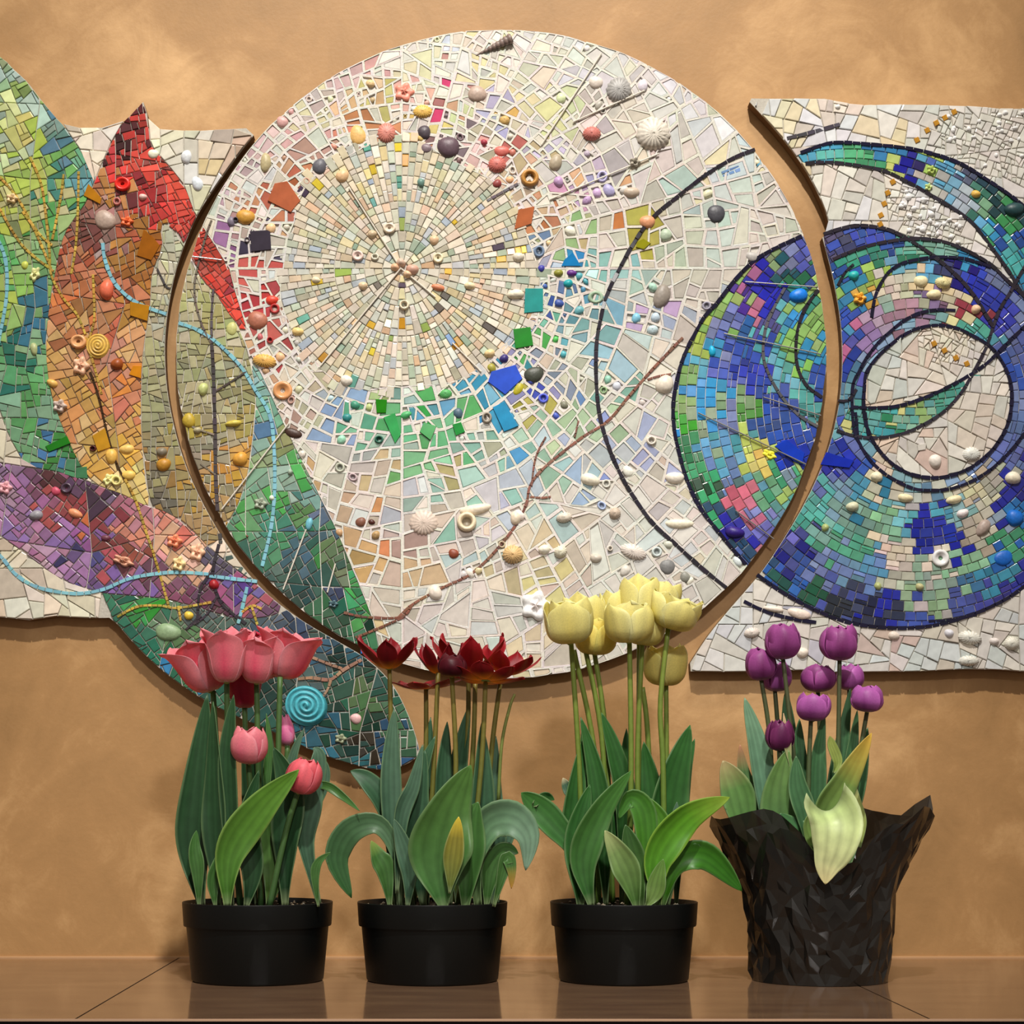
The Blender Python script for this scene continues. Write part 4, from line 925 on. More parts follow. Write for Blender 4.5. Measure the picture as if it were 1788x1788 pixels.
# named pebbles, shells, buttons and beads
for args in ((1250, 374, 15, 17, 0, '#414148', .005), (1080, 160, 22, 25, 10, '#8f8d8b', .009, 'shell'), (1140, 238, 30, 31, 0, '#bdb6ab', .012, 'shell'), (1033, 236, 16, 14, 0, '#b06860', .009, 'shell'),
             (741, 232, 12, 12, 0, '#443c44', .006), (783, 258, 21, 18, 0, '#54424c', .009), (745, 260, 10, 9, 0, '#706068', .004), (675, 235, 16, 20, 0, '#b87468', .007, 'shell'), (625, 237, 14, 18, 0, '#c8a060', .004),
             (558, 292, 12, 15, 0, '#54545c', .006), (464, 285, 10, 17, 0, '#a89c78', .006), (429, 380, 16, 14, 0, '#b88838', .008), (598, 308, 11, 13, 20, '#cba880', .007), (1102, 337, 14, 10, 0, '#b0a090', .007),
             (1155, 518, 15, 21, 15, '#847c74', .007), (932, 655, 17, 15, -20, '#3c4038', .006), (462, 632, 21, 13, 8, '#cf9c50', .008, 'shell'), (494, 683, 17, 16, 0, '#c08858', .005, 'button'), (512, 757, 15, 9, 15, '#3c2820', .004),
             (740, 915, 25, 24, 0, '#b8a89c', .006, 'shell'), (815, 912, 17, 17, 0, '#d4c4a8', .012, 'ring'), (630, 912, 9, 9, 0, '#704838', .004), (649, 912, 6, 5, 0, '#401810', .003), (895, 970, 18, 18, 0, '#c0a070', .012, 'shell'),
             (792, 967, 9, 9, 0, '#7a3c28', .004), (1160, 672, 16, 17, 0, '#cfc6b8', .010), (1030, 838, 17, 11, 10, '#dccdbb', .009), (978, 965, 11, 13, 30, '#d0c4b0', .010, 'shell'), (1165, 990, 13, 14, 0, '#6c6c6c', .004),
             (1196, 1008, 9, 10, 0, '#7c7c74', .004), (1130, 388, 13, 12, 0, '#c88c68', .006), (868, 290, 16, 16, 0, '#b06058', .008, 'shell'), (925, 312, 16, 15, 0, '#a87838', .008, 'ring'), (833, 165, 17, 14, 20, '#a08c80', .006),
             (706, 162, 18, 17, 0, '#c07868', .005, 'flower'), (738, 197, 17, 13, 0, '#c8a050', .006, 'shell'), (935, 1058, 27, 27, 0, '#d4cac8', .010, 'flower'), (450, 560, 17, 17, 0, '#a06450', .007), (862, 84, 34, 9, -24, '#6a5a54', .01, 'cone'),
             (1040, 145, 12, 12, 0, '#c8beb4', .006), (876, 265, 13, 10, 0, '#b86058', .005), (845, 250, 6, 6, 0, '#903040', .005), (1108, 285, 10, 9, 0, '#8a8478', .008, 'flower'), (970, 285, 11, 16, 30, '#9c907c', .007),
             (975, 318, 9, 9, 0, '#a888b0', .006), (868, 322, 8, 8, 0, '#803838', .005), (890, 315, 7, 7, 0, '#c89870', .004), (432, 420, 5, 5, 0, '#605860', .004, 'ring'), (404, 388, 7, 9, 0, '#706878', .005), (412, 385, 5, 5, 0, '#383038', .004, 'ring'),
             (480, 540, 9, 9, 0, '#a83030', .005, 'ring'), (475, 525, 12, 8, 0, '#d04030', .006), (472, 595, 6, 6, 0, '#a03030', .005, 'ring'), (945, 470, 6, 7, 0, '#383890', .005), (975, 478, 8, 7, 0, '#808030', .006), (998, 478, 9, 6, 0, '#582878', .005),
             (992, 496, 8, 8, 0, '#189098', .006), (1040, 520, 14, 11, 0, '#88a088', .003, 'ring'), (880, 627, 8, 8, 0, '#302868', .006), (606, 730, 8, 8, 0, '#287878', .005), (620, 708, 8, 8, 0, '#388068', .005), (662, 768, 8, 7, 0, '#205848', .005, 'ring'),
             (800, 722, 9, 9, 0, '#405868', .004), (905, 680, 8, 12, 30, '#a09820', .003), (985, 708, 7, 7, 0, '#707060', .004), (850, 730, 9, 10, 0, '#8c8478', .006, 'ring'), (1085, 755, 0.1, 0.1, 0, '#ffffff', .001),
             (1137, 770, 9, 8, 0, '#d0c8bc', .006, 'ring'), (950, 960, 10, 9, 0, '#d8cfc0', .009), (967, 952, 0.1, .1, 0, '#ffffff', .001), (1073, 898, 10, 12, 20, '#b0a090', .009, 'shell'), (830, 890, 30, 9, -10, '#cfc2ae', .008), (760, 1035, 12, 14, 0, '#d0c6ba', .009),
             (1065, 958, 5, 5, 0, '#c8c0b4', .005, 'ring'), (1105, 965, 24, 14, 20, '#c8bcb4', .008, 'shell'), (1040, 975, 10, 9, 0, '#b8b0a4', .008), (1178, 835, 18, 10, 0, '#d8ccc0', .008), (1186, 915, 24, 9, 0, '#d8ccb8', .006),
             (720, 520 - 48, 11, 10, 0, '#b89080', .010), (690, 468, 8, 7, 0, '#c8a080', .009), (712, 480, 8, 7, 0, '#d0b090', .009), (700, 460, 8, 8, 0, '#b8a090', .010), (706, 534, 9, 9, 0, '#d8c8b0', .008, 'ring'), (650, 410, 9, 7, 0, '#b8a488', .007),
             (596, 310, 8, 8, 0, '#c8b088', .006), (552, 490, 8, 6, 0, '#d0c4a8', .006), (634, 500, 9, 7, 0, '#c8b090', .007), (820, 500, 10, 7, 0, '#d4c4a0', .008), (900, 515, 15, 9, 0, '#d8ccb8', .009), (905, 450, 11, 8, 0, '#c8c0b0', .007),
             (855, 618, 9, 8, 0, '#d0b888', .008), (605, 665, 12, 9, 20, '#d8ccc0', .007), (450, 740, 0.1, .1, 0, '#ffffff', .001), (520, 580, 10, 8, 0, '#d8b878', .007), (758, 420, 9, 8, 0, '#c8a888', .006), (765, 452, 9, 9, 0, '#d8c8a8', .006, 'button'),
             (655, 450, 7, 6, 0, '#e0d0c0', .006, 'ring'), (625, 448, 10, 9, 0, '#d0b8b0', .006, 'button'), (680, 400, 11, 9, 0, '#d8c4b0', .006, 'button'), (735, 320, 7, 8, 0, '#608078', .006), (765, 528 - 25, 13, 6, 10, '#c07858', .006),
             (420, 802, 13, 13, 0, '#c08c38', .009), (408, 740, 14, 6, -5, '#b8a848', .007), (330, 735, 11, 14, -20, '#a89030', .006), (345, 752, 7, 6, 0, '#a09878', .006), (355, 680, 9, 11, 20, '#b0b878', .007), (405, 575, 9, 13, 0, '#b0b070', .004),
             (455, 880, 12, 11, 0, '#808878', .006, 'flower'), (475, 870, 5, 5, 0, '#c8d0c0', .005), (540, 915, 6, 12, 10, '#60a0b0', .004), (582, 1055, 9, 7, 0, '#405860', .005, 'flower'), (507, 825, 5, 5, 0, '#90a090', .006),
             (1282, 930, 17, 11, 5, '#2a1870', .010), (1394, 517, 16, 13, 0, '#0c70d0', .008), (1243, 614, 6, 10, 0, '#18a0c8', .005), (1343, 794, 14, 8, 25, '#c8c030', .003, 'flower'), (985, 905, 14, 10, -10, '#c8bcae', .009, 'shell'), (900, 905, 10, 12, 0, '#cdc0ac', .008)):
    if args[2] > 1: disc.dome(*args)
for args in ((187, 507, 12, 19, 0, '#e0684c', .011), (138, 598, 14, 12, 0, '#d09868', .007, 'button'), (172, 605, 21, 22, 0, '#b49040', .007, 'spiral'), (215, 323, 14, 12, 0, '#d82820', .007, 'button'), (250, 345, 7, 6, 0, '#d8b0a8', .006),
             (205, 353, 7, 7, 0, '#b87068', .005, 'ring'), (195, 797, 11, 13, 0, '#dca850', .007), (222, 785, 13, 9, 0, '#dcae60', .006), (286, 812, 14, 11, -15, '#a87828', .008), (205, 637, 11, 11, 0, '#8c4418', .009), (142, 640, 15, 17, 0, '#cc9c80', .008, 'flower'),
             (10, 852, 13, 12, 0, '#c89098', .006, 'flower'), (117, 853, 10, 9, 0, '#483848', .005, 'button'), (98, 858, 8, 8, 0, '#b84860', .004), (374, 1021, 9, 9, 0, '#901820', .007), (326, 275, 9, 13, 0, '#c8ccd0', .006), (345, 322, 10, 13, -30, '#c4ccd4', .006),
             (535, 1233, 38, 35, 30, '#3a8894', .016, 'spiral'), (294, 1104, 22, 16, 0, '#7c9470', .007), (184, 385, 18, 18, 0, '#a08c80', .006), (222, 388, 12, 9, 0, '#c85c30', .006, 'flower'), (190, 838, 9, 12, 30, '#dcc888', .006, 'flower'), (204, 840, 9, 9, 0, '#d8c880', .006, 'ring'),
             (92, 670, 10, 7, 30, '#dca858', .006), (105, 710, 13, 12, 0, '#a89890', .008, 'flower'), (163, 784, 6, 5, 0, '#501414', .005, 'ring'), (225, 830, 12, 9, 0, '#dcb058', .005), (64, 900, 12, 9, 0, '#8a8890', .007), (132, 897, 13, 8, 20, '#d08860', .006),
             (216, 980, 20, 9, 20, '#b88870', .010, 'flower'), (305, 945, 14, 12, 0, '#cc7858', .008, 'flower'), (313, 985, 12, 14, 0, '#d8b080', .008, 'flower'), (345, 965, 14, 16, 0, '#dc9c80', .008, 'flower'), (283, 790, 9, 9, 0, '#787060', .008), (330, 1075, 8, 8, 0, '#d0b040', .006),
             (22, 348, 11, 9, 0, '#c0a880', .007, 'flower'), (62, 480, 9, 14, 20, '#b8b880', .006, 'flower'), (44, 464, 6, 8, 0, '#b0b850', .004), (268, 210 + 60, 9, 9, 0, '#dcd4c0', .005), (185, 900 + 40, 8, 6, 0, '#603040', .004), (60, 610, 7, 11, -10, '#a0a878', .005),
             (645, 1130, 7, 6, 0, '#1c78c0', .004), (622, 1255, 11, 9, 10, '#c8a0a0', .005), (660, 1165, 18, 10, 0, '#7a7a68', .006, 'flower'), (505, 1150, 22, 16, 0, '#70887a', .006), (595, 1300 - 10, 11, 9, 0, '#7a8068', .006, 'flower')):
    left.dome(*args)
for args in ((1703, 340, 8, 7, 0, '#d0a850', .007), (1770, 367, 19, 12, -5, '#1c3c40', .009), (1607, 492, 12, 11, 0, '#dcc8a0', .007), (1645, 496, 14, 11, 15, '#dcc090', .009, 'shell'), (1630, 515, 13, 9, 0, '#dcc8a0', .007), (1703, 541, 9, 8, 0, '#d0b090', .008),
             (1530, 833, 11, 9, 30, '#dcccb0', .008), (1488, 885, 11, 9, 0, '#bcbca0', .008), (1440, 922, 7, 7, 0, '#98a468', .007), (1641, 975, 15, 15, 0, '#e4ded4', .005, 'button'), (1532, 1024, 7, 7, 0, '#98a068', .006), (1605, 1025, 7, 7, 0, '#a8a478', .006),
             (1771, 905, 14, 16, 0, '#1060b8', .008), (1751, 975, 18, 13, -20, '#0c58b0', .004), (1632, 806, 12, 12, 0, '#d4ccc4', .008), (1580, 870, 13, 8, 5, '#dcc8a4', .007), (1665, 873, 14, 8, -10, '#dcc8a4', .007), (1680, 897, 8, 11, 60, '#dccccc', .007),
             (1312, 1106, 14, 10, -10, '#ccbcb4', .008, 'shell'), (1656, 1106, 8, 8, 0, '#c4c4cc', .007), (1692, 1115, 21, 13, 10, '#dcd0c0', .009, 'shell'), (1695, 795, 16, 14, 0, '#ded4c4', .007, 'shell'), (1500, 522, 12, 11, 0, '#cc8c28', .007, 'flower'),
             (1490, 482, 9, 9, 0, '#20a0a0', .007), (1768, 835, 14, 11, 20, '#dcccb8', .009), (1716, 922, 10, 18, 35, '#9c8c84', .007), (1765, 1125, 13, 13, 0, '#d8ccbc', .008, 'shell'), (1690, 1155, 18, 10, 0, '#dcd0c0', .008, 'shell'), (1400, 1140, 12, 9, 0, '#d0c4b8', .008),
             (1462, 188, 5, 5, 0, '#e8e0d0', .005), (1350, 1064, 18, 6, 10, '#d0c4b8', .006), (1395, 1072, 20, 10, 15, '#d0c0b4', .006), (1560, 1110, 10, 8, 0, '#c8bcb0', .006), (1620, 328, 7, 7, 0, '#a8b878', .005, 'flower'), (1625, 298, 8, 8, 0, '#98a858', .006, 'flower'),
             (1735, 1120, 8, 7, 0, '#ccc4c0', .006), (1610, 402, 6, 6, 0, '#e0dcd4', .005), (1585, 345, 6, 6, 0, '#e0dcd4', .005), (1595, 365, 5, 5, 0, '#e0dcd4', .005), (1612, 350, 6, 5, 0, '#e0dcd4', .005), (1625, 375, 6, 6, 0, '#e0dcd4', .005)):
    right.dome(*args)
for _ in range(90):                      # tiny white beads among the pale zones
    z = random.choice([(1570, 1680, 335, 430), (1640, 1788, 195, 300), (1605, 1700, 578, 615)])
    x, y = random.uniform(z[0], z[1]), random.uniform(z[2], z[3])
    if RIGHT.has(x, y) and not BAND.has(x, y) and not SW.has(x, y): right.dome(x, y, random.uniform(3, 5), random.uniform(3, 5), 0, '#e0dcd6', .004)
for P_ in (left, disc, right): P_.finish()

def rod(panel, pts, r=0.0011, mat=M_METAL, h=0.006, name='metal_rod', colr=(0.7, 0.68, 0.66)):
    mb = MB()
    a, b = Vector(mp(*pts[0], h)), Vector(mp(*pts[1], h))
    d = (b - a).normalized(); u = d.cross(Vector((0, 1, 0))).normalized(); w = d.cross(u)
    v = [p + (u * cos(t) + w * sin(t)) * r for p in (a, b) for t in [k * pi / 4 for k in range(8)]]
    mb.add(v, [(k, (k + 1) % 8, 8 + (k + 1) % 8, 8 + k) for k in range(8)] + [tuple(range(8))[::-1], tuple(range(8, 16))], colr)
    mb.build(name, mat, panel.t)
for p in (((1218, 722), (1406, 812)), ((1263, 584), (1432, 620)), ((1300, 494), (1424, 503)), ((1332, 695), (1432, 727)), ((1283, 892), (1350, 942)), ((337, 450), (388, 456))):
    rod(disc, p)
for p in (((388, 890), (505, 740)), ((700, 470), (560, 640)), ((700, 470), (610, 330)), ((700, 470), (760, 520)), ((495, 1030), (535, 925)), ((572, 1035), (586, 985)), ((945, 255), (1050, 95)), ((1000, 215), (1125, 160)), ((960, 350), (1150, 270)), ((790, 600), (840, 650))):
    rod(disc, p, 0.0012, M_STONE, 0.005, 'grout_seam_rod', (0.68, 0.63, 0.55))
# ------------------------------------------------------------------ POTTED TULIPS
PPM = F_PX / POT_Y                                   # photo px per metre at the pots

def mix(a, b, t):
    t = min(max(t, 0), 1)
    return tuple(x * (1 - t) + y * t for x, y in zip(a, b))

def curve3(pts, n):
    """Catmull-Rom through 3-D points, n samples"""
    out = []
    m = len(pts)
    for k in range(n):
        s = k / (n - 1) * (m - 1)
        i = min(int(s), m - 2); t = s - i
        p0, p1, p2, p3 = pts[max(i - 1, 0)], pts[i], pts[i + 1], pts[min(i + 2, m - 1)]
        out.append(0.5 * (2 * p1 + (p2 - p0) * t + (2 * p0 - 5 * p1 + 4 * p2 - p3) * t * t + (3 * p1 - p0 - 3 * p2 + p3) * t ** 3))
    return out

def plant_pt(p, dd=0.0):
    """photo px (+ optional depth offset) -> 3-D point near the pots' depth"""
    d = p[2] if len(p) > 2 else dd
    return at(p[0], p[1], POT_Y + d)

def stem(parent, pts, dd=0.0, w=8.5, col=('#6f7f3a', '#56742e'), name='stem'):
    P = curve3([plant_pt(p, dd) for p in pts], 14)
    mb = MB(); N = 8
    c0, c1 = lin(col[0]), lin(col[1])
    v, c = [], []
    for i, p in enumerate(P):
        t = (P[min(i + 1, 13)] - P[max(i - 1, 0)]).normalized()
        u = t.cross(Vector((0, 1, 0))).normalized(); q = t.cross(u)
        r = w / 2 / PPM * (1.0 + 0.25 * (1 - i / 13))
        for k in range(N):
            a = 2 * pi * k / N
            v.append(p + (u * cos(a) + q * sin(a)) * r); c.append(mix(c1, c0, i / 13))
    f = [(i * N + k, i * N + (k + 1) % N, (i + 1) * N + (k + 1) % N, (i + 1) * N + k) for i in range(13) for k in range(N)]
    f += [tuple(range(N))[::-1], tuple(range(13 * N, 14 * N))]
    mb.add(v, f, c)
    return mb.build(name, M_STEM, parent, smooth=True, origin=P[0])

GREEN = ('#3a6432', '#284c2a')
def leaf(parent, pts, width, dd=0.0, face=0.0, fold=0.28, col=GREEN, tip=None, wav=0.09, base_w=0.22, peak=0.45, name='leaf', label=None, edge='#7f9a6a', twist=0.0):
    """strap-shaped tulip leaf: centre line pts (photo px, depth), channelled across, pointed tip"""
    NL, NW = 26, 12
    P = curve3([plant_pt(p, dd) for p in pts], NL)
    ca, cb = lin(col[0]), lin(col[1])
    ct = lin(tip) if tip else ca
    ce = lin(edge)
    v, c = [], []
    ph = random.uniform(0, 6)
    sd = random.uniform(0, 50)
    tw = random.uniform(-.45, .45)
    for i, p in enumerate(P):
        u = i / (NL - 1)
        t = (P[min(i + 1, NL - 1)] - P[max(i - 1, 0)]).normalized()
        a = radians(face) + (twist + tw) * u
        fdir = Vector((sin(a), -cos(a), 0.0))
        side = t.cross(fdir)
        if side.length < 1e-4: side = Vector((1, 0, 0))
        side.normalize(); nrm = side.cross(t).normalized()
        if u < peak: s = base_w + (1 - base_w) * sin(pi / 2 * u / peak) ** 1.7
        else: s = 1 - ((u - peak) / (1 - peak)) ** 1.75
        hw = width / 2 / PPM * max(s, 0.015)
        fo = fold * (1.5 - u) + (1.2 * (0.25 - u) / 0.25 if u < 0.25 else 0)
        for k in range(NW + 1):
            x = -1 + 2 * k / NW
            wv = wav * sin(9 * u + ph + (2 if x > 0 else 0)) * x * x
            q = p + side * (x * hw * (1 - 0.12 * fo * abs(x))) + nrm * (hw * (fo * (x * x) + wv * 1.5))
            v.append(q)
            col_ = mix(cb, ca, u)
            st = 0.5 + 0.5 * sin(k * 2.1 + sd + 1.5 * u)
            col_ = tuple(h * (0.80 + 0.32 * st) for h in col_)
            if abs(x) > 0.95: col_ = mix(col_, ce, 0.45)
            if tip and u > 0.68: col_ = mix(col_, ct, (u - 0.68) / 0.28)
            if u < 0.12: col_ = mix(lin('#9fae80'), col_, u / 0.12 * .7 + .3)
            c.append(col_)
    W = NW + 1
    f = [(i * W + k, i * W + k + 1, (i + 1) * W + k + 1, (i + 1) * W + k) for i in range(NL - 1) for k in range(NW)]
    mb = MB(); mb.add(v, f, c)
    o = mb.build(name, M_LEAF, parent, smooth=True, origin=P[0])
    s = o.modifiers.new('thickness', 'SOLIDIFY'); s.thickness = 0.0009; s.offset = 0
    if label: o['label'] = label
    return o

PROFILES = {   # (r, z) of a petal's midline, in flower radius / height; half width profile; notes
 'cup':   ([(0.06, 0), (0.62, .07), (0.93, .28), (1.0, .52), (0.88, .8), (0.56, 1.0)], [.25, .70, .94, .98, .84, .52]),
 'goblet': ([(0.05, 0), (0.45, .05), (0.72, .25), (0.85, .52), (0.98, .8), (1.22, .98)], [.22, .55, .80, .92, .88, .62]),
 'bowl':  ([(0.06, 0), (0.58, .04), (0.92, .22), (1.03, .5), (1.02, .8), (0.90, 1.0)], [.25, .74, 1.0, 1.1, 1.02, .80]),
 'star':  ([(0.04, .02), (0.22, .02), (0.50, .18), (0.74, .42), (0.92, .68), (1.02, .95)], [.12, .18, .27, .31, .24, .02]),
 'flat':  ([(0.04, .04), (0.26, .0), (0.55, .05), (0.78, .18), (0.96, .36), (1.10, .50)], [.13, .22, .32, .34, .25, .02]),
 'slim':  ([(0.10, 0), (0.75, .10), (1.0, .32), (0.95, .58), (0.62, .85), (0.40, 1.0)], [.30, .85, 1.0, .9, .55, .05]),
}
def interp(tab, u):
    s = u * (len(tab) - 1); i = min(int(s), len(tab) - 2); t = s - i
    p0, p1, p2, p3 = tab[max(i - 1, 0)], tab[i], tab[i + 1], tab[min(i + 2, len(tab) - 1)]
    f = lambda a, b, c, d: 0.5 * (2 * b + (c - a) * t + (2 * a - 5 * b + 4 * c - d) * t * t + (3 * b - a - 3 * c + d) * t ** 3)
    if isinstance(p1, tuple): return tuple(f(p0[j], p1[j], p2[j], p3[j]) for j in range(2))
    return f(p0, p1, p2, p3)

def flower(parent, base, H, R, kind='cup', dd=0.0, lean=0.0, pitch=0.0, cols=('#c03050', '#e05070', '#f0e0c0'), rot=0.0, petals=6, spread=None,
           wav=0.05, stamens=False, base_frac=0.16, seed=None, label=None, ragged=0.08):
    """flower head with its base at the photo px 'base'; H, R in px; lean (deg) tilts it to the right, pitch towards the camera.
    cols: flame along the petal's middle, main colour, colour at the base"""
    rs = random.getstate()
    if seed is not None: random.seed(seed)
    o3 = plant_pt(base, dd)
    Hm, Rm = H / PPM, R / PPM
    rotm = Matrix.Rotation(radians(lean), 3, 'Y') @ Matrix.Rotation(radians(pitch), 3, 'X')
    prof, wid = PROFILES[kind]
    # the flower part itself: receptacle, pistil and stamens
    mb = MB(); N = 10
    g = lin('#8a9a4a')
    rings = [(-.03, .05), (0, .11), (.03, .10), (.06, .05), (.30, .045), (.36, .075), (.42, .08), (.44, .02)]
    if not stamens: rings = rings[:4] + [(.20, .04), (.22, .01)]
    v = [rotm @ Vector((cos(2 * pi * k / N) * r * Rm * 1.2, sin(2 * pi * k / N) * r * Rm * 1.2, z * Hm * 1.1)) for z, r in rings for k in range(N)]
    mb.add(v, [(i * N + k, i * N + (k + 1) % N, (i + 1) * N + (k + 1) % N, (i + 1) * N + k) for i in range(len(rings) - 1) for k in range(N)],
           [g if z < .05 else lin('#c8c070') for z, r in rings for k in range(N)])
    if stamens:
        for k in range(6):
            a = 2 * pi * k / 6 + .3
            A = Vector((cos(a) * .08 * Rm, sin(a) * .08 * Rm, 0.02 * Hm)); B = Vector((cos(a) * .22 * Rm, sin(a) * .22 * Rm, .34 * Hm)); r = .022 * Rm
            vv = [rotm @ (p + Vector((cos(t), sin(t), 0)) * rr) for p, rr in ((A, r), (B, r), (B + Vector((0, 0, .001)), r * 2), (B + Vector((0, 0, .12 * Hm)), r * 1.6)) for t in (0, pi / 2, pi, 3 * pi / 2)]
            mb.add(vv, [(4 * i + j, 4 * i + (j + 1) % 4, 4 * i + 4 + (j + 1) % 4, 4 * i + 4 + j) for i in range(3) for j in range(4)] + [(12, 13, 14, 15)],
                   [lin('#d8c050')] * 8 + [lin('#3a2a30')] * 8)
    fl = mb.build('flower', M_STEM, parent, smooth=True, origin=o3 if False else None)
    fl.location = o3 - parent.location
    if label: fl['label'] = label
    cm, cmain, cb = lin(cols[0]), lin(cols[1]), lin(cols[2])
    NL, NW = 18, 8
    for j in range(petals):
        inner = j % 2
        a0 = radians(rot) + 2 * pi * j / petals + random.uniform(-.08, .08)
        rk = (0.90 if inner else 1.0) * random.uniform(1 - ragged, 1 + ragged * .6)
        hk = (1.0 if inner else 0.96) * random.uniform(1 - ragged, 1.0)
        fl_out = random.uniform(-.06, .10) if spread is None else spread * random.uniform(.4, 1.3)
        ph = random.uniform(0, 6.28)
        v, c = [], []
        for i in range(NL + 1):
            u = 1 - (1 - i / NL) ** 1.35
            r, z = interp(prof, u)
            r = r * rk + fl_out * u ** 3
            w = interp(wid, u) if u < .999 else wid[-1]
            if kind not in ('star', 'flat') and u > .72: w *= sqrt(max(0, 1 - ((u - .72) / .28) ** 2))
            w = max(w, 0.015)
            for k in range(NW + 1):
                x = -1 + 2 * k / NW
                re = max(r, .32)
                phi = x * w / re
                phi = max(-1.15, min(1.15, phi))
                rr = r * (1 + (0.05 if kind in ('star', 'flat') else -0.05) * x * x) + wav * sin(5 * u + ph + 2.5 * x) * u
                zz = z * hk - 0.07 * (x * x) * u + wav * .4 * sin(4 * x + ph) * u * u
                if kind in ('star', 'flat'): zz += 0.10 * x * x * sin(pi * u)
                px, py = rr * cos(a0), rr * sin(a0)
                lx = re * sin(phi); back = re * (1 - cos(phi))
                px += -sin(a0) * lx - cos(a0) * back * (1.0 if kind not in ('star', 'flat') else .3)
                py += cos(a0) * lx - sin(a0) * back * (1.0 if kind not in ('star', 'flat') else .3)
                v.append(rotm @ Vector((px * Rm, py * Rm, zz * Hm)))
                col = mix(cmain, cm, max(0, 1 - abs(x) * 1.5) * (0.25 + .75 * sin(pi * min(u * 1.15, 1))) * 0.85)
                col = tuple(h * (0.95 + .07 * sin(k * 3.1 + ph)) for h in col)
                if u < base_frac * 1.6: col = mix(cb, col, (u / base_frac - .35) / 1.2)
                if abs(x) > .85 or u > .95: col = mix(col, tuple(min(.9, h * 1.35 + .02) for h in cmain), .5)
                c.append(col)
        W = NW + 1
        f = [(i * W + k, (i + 1) * W + k, (i + 1) * W + k + 1, i * W + k + 1) for i in range(NL) for k in range(NW)]
        mb = MB(); mb.add(v, f, c)
        o = mb.build('petal', M_PETAL, fl, smooth=True)
        s = o.modifiers.new('thickness', 'SOLIDIFY'); s.thickness = 0.0006; s.offset = 0
        sb = o.modifiers.new('smooth', 'SUBSURF'); sb.levels = 1; sb.render_levels = 1
    if seed is not None: random.setstate(rs)
    return fl

def lathe(mb, rings, cx, cy, n=56, col=(0.02, 0.02, 0.02), caps=True):
    v = [(cx + r * cos(2 * pi * k / n), cy + r * sin(2 * pi * k / n), z) for r, z in rings for k in range(n)]
    f = [(i * n + k, i * n + (k + 1) % n, (i + 1) * n + (k + 1) % n, (i + 1) * n + k) for i in range(len(rings) - 1) for k in range(n)]
    if caps: f += [tuple(range(n))[::-1], tuple(range((len(rings) - 1) * n, len(rings) * n))]
    mb.add(v, f, col)

def potted(px, label, group='pots of tulips in a row on the ledge', rim=131, with_pot=True):
    X = (px - CX) * POT_Y / F_PX
    t = thing('potted_tulips', (X, POT_Y, 0), label, 'potted plant', group)
    if with_pot:
        R = rim / PPM
        mb = MB()
        k = R / 0.0992
        # outside, over the lip, down the inside to the soil level
        lathe(mb, [(.084 * k, .0), (.0855 * k, .0006), (.087 * k, .003), (.0935 * k, .0700), (.0938 * k, .0725), (.0970 * k, .0728), (.0975 * k, .0745), (.0992 * k, .1020),
                   (.0992 * k, .1036), (.0985 * k, .1044), (.0972 * k, .1042), (.0966 * k, .1030), (.0940 * k, .0960), (.0925 * k, .090)], X, POT_Y, 64, (0.02, 0.02, 0.02))
        o = mb.build('pot', M_POT, t, smooth=True)
        e = o.modifiers.new('edges', 'EDGE_SPLIT'); e.split_angle = radians(40)
        mb = MB()
        n, rr = 40, 8
        v, f = [], []
        for i in range(rr + 1):
            for j in range(n):
                r = .0935 * k * i / rr
                z = .0985 + 0.0022 * noise.noise(Vector((r * cos(2 * pi * j / n) * 90, r * sin(2 * pi * j / n) * 90, px)))
                v.append((X + r * cos(2 * pi * j / n), POT_Y + r * sin(2 * pi * j / n), z))
        for i in range(rr):
            for j in range(n):
                f.append((i * n + j, (i + 1) * n + j, (i + 1) * n + (j + 1) % n, i * n + (j + 1) % n))
        mb.add(v, f, (0.01, 0.008, 0.006))
        mb.build('soil', M_SOIL, t, smooth=True)
        mb = MB()
        for _ in range(60):
            a, r = random.uniform(0, 2 * pi), .088 * k * sqrt(random.random())
            s = random.uniform(.0012, .0032)
            c = Vector((X + r * cos(a), POT_Y + r * sin(a), .1005))
            vv = [c + Vector(d) * s * random.uniform(.7, 1.2) for d in ((1, 0, 0), (-1, 0, 0), (0, 1, 0), (0, -1, 0), (0, 0, .8), (0, 0, -.8))]
            mb.add(vv, [(0, 2, 4), (2, 1, 4), (1, 3, 4), (3, 0, 4), (2, 0, 5), (1, 2, 5), (3, 1, 5), (0, 3, 5)], random.choice([lin('#c8c0b0'), lin('#8a7c68'), lin('#b0a48c'), lin('#5a4a38')]))
        o = mb.build('soil_pebbles', M_STONE, t); o['kind'] = 'stuff'
    return t

SOILY = 1583
# ------------- pink tulips
p = potted(450, 'black plastic pot of tall pink tulips, farthest left on the ledge', rim=131)
PK = ('#ff5c80', '#ff9ea8', '#fff4e0')
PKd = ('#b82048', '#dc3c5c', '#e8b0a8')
SG = ('#4a6a38', '#3c5c30')
for pts, dd in (([(395, SOILY), (384, 1400), (372, 1206)], .02), ([(420, SOILY), (400, 1380), (396, 1188)], -.01), ([(455, SOILY), (452, 1400), (448, 1190)], .0), ([(500, SOILY), (486, 1400), (489, 1182)], -.02),
                ([(440, SOILY), (432, 1400), (427, 1230)], .045), ([(430, SOILY), (440, 1450), (434, 1334)], -.04), ([(490, SOILY), (497, 1420), (502, 1302)], .03), ([(470, SOILY), (500, 1450), (521, 1380)], -.045)):
    stem(p, pts, dd, 9.5, SG)
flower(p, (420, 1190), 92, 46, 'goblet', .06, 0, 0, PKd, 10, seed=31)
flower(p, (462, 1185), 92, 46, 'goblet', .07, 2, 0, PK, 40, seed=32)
flower(p, (427, 1236), 86, 36, 'goblet', .045, 0, 0, PKd, 20, seed=33)
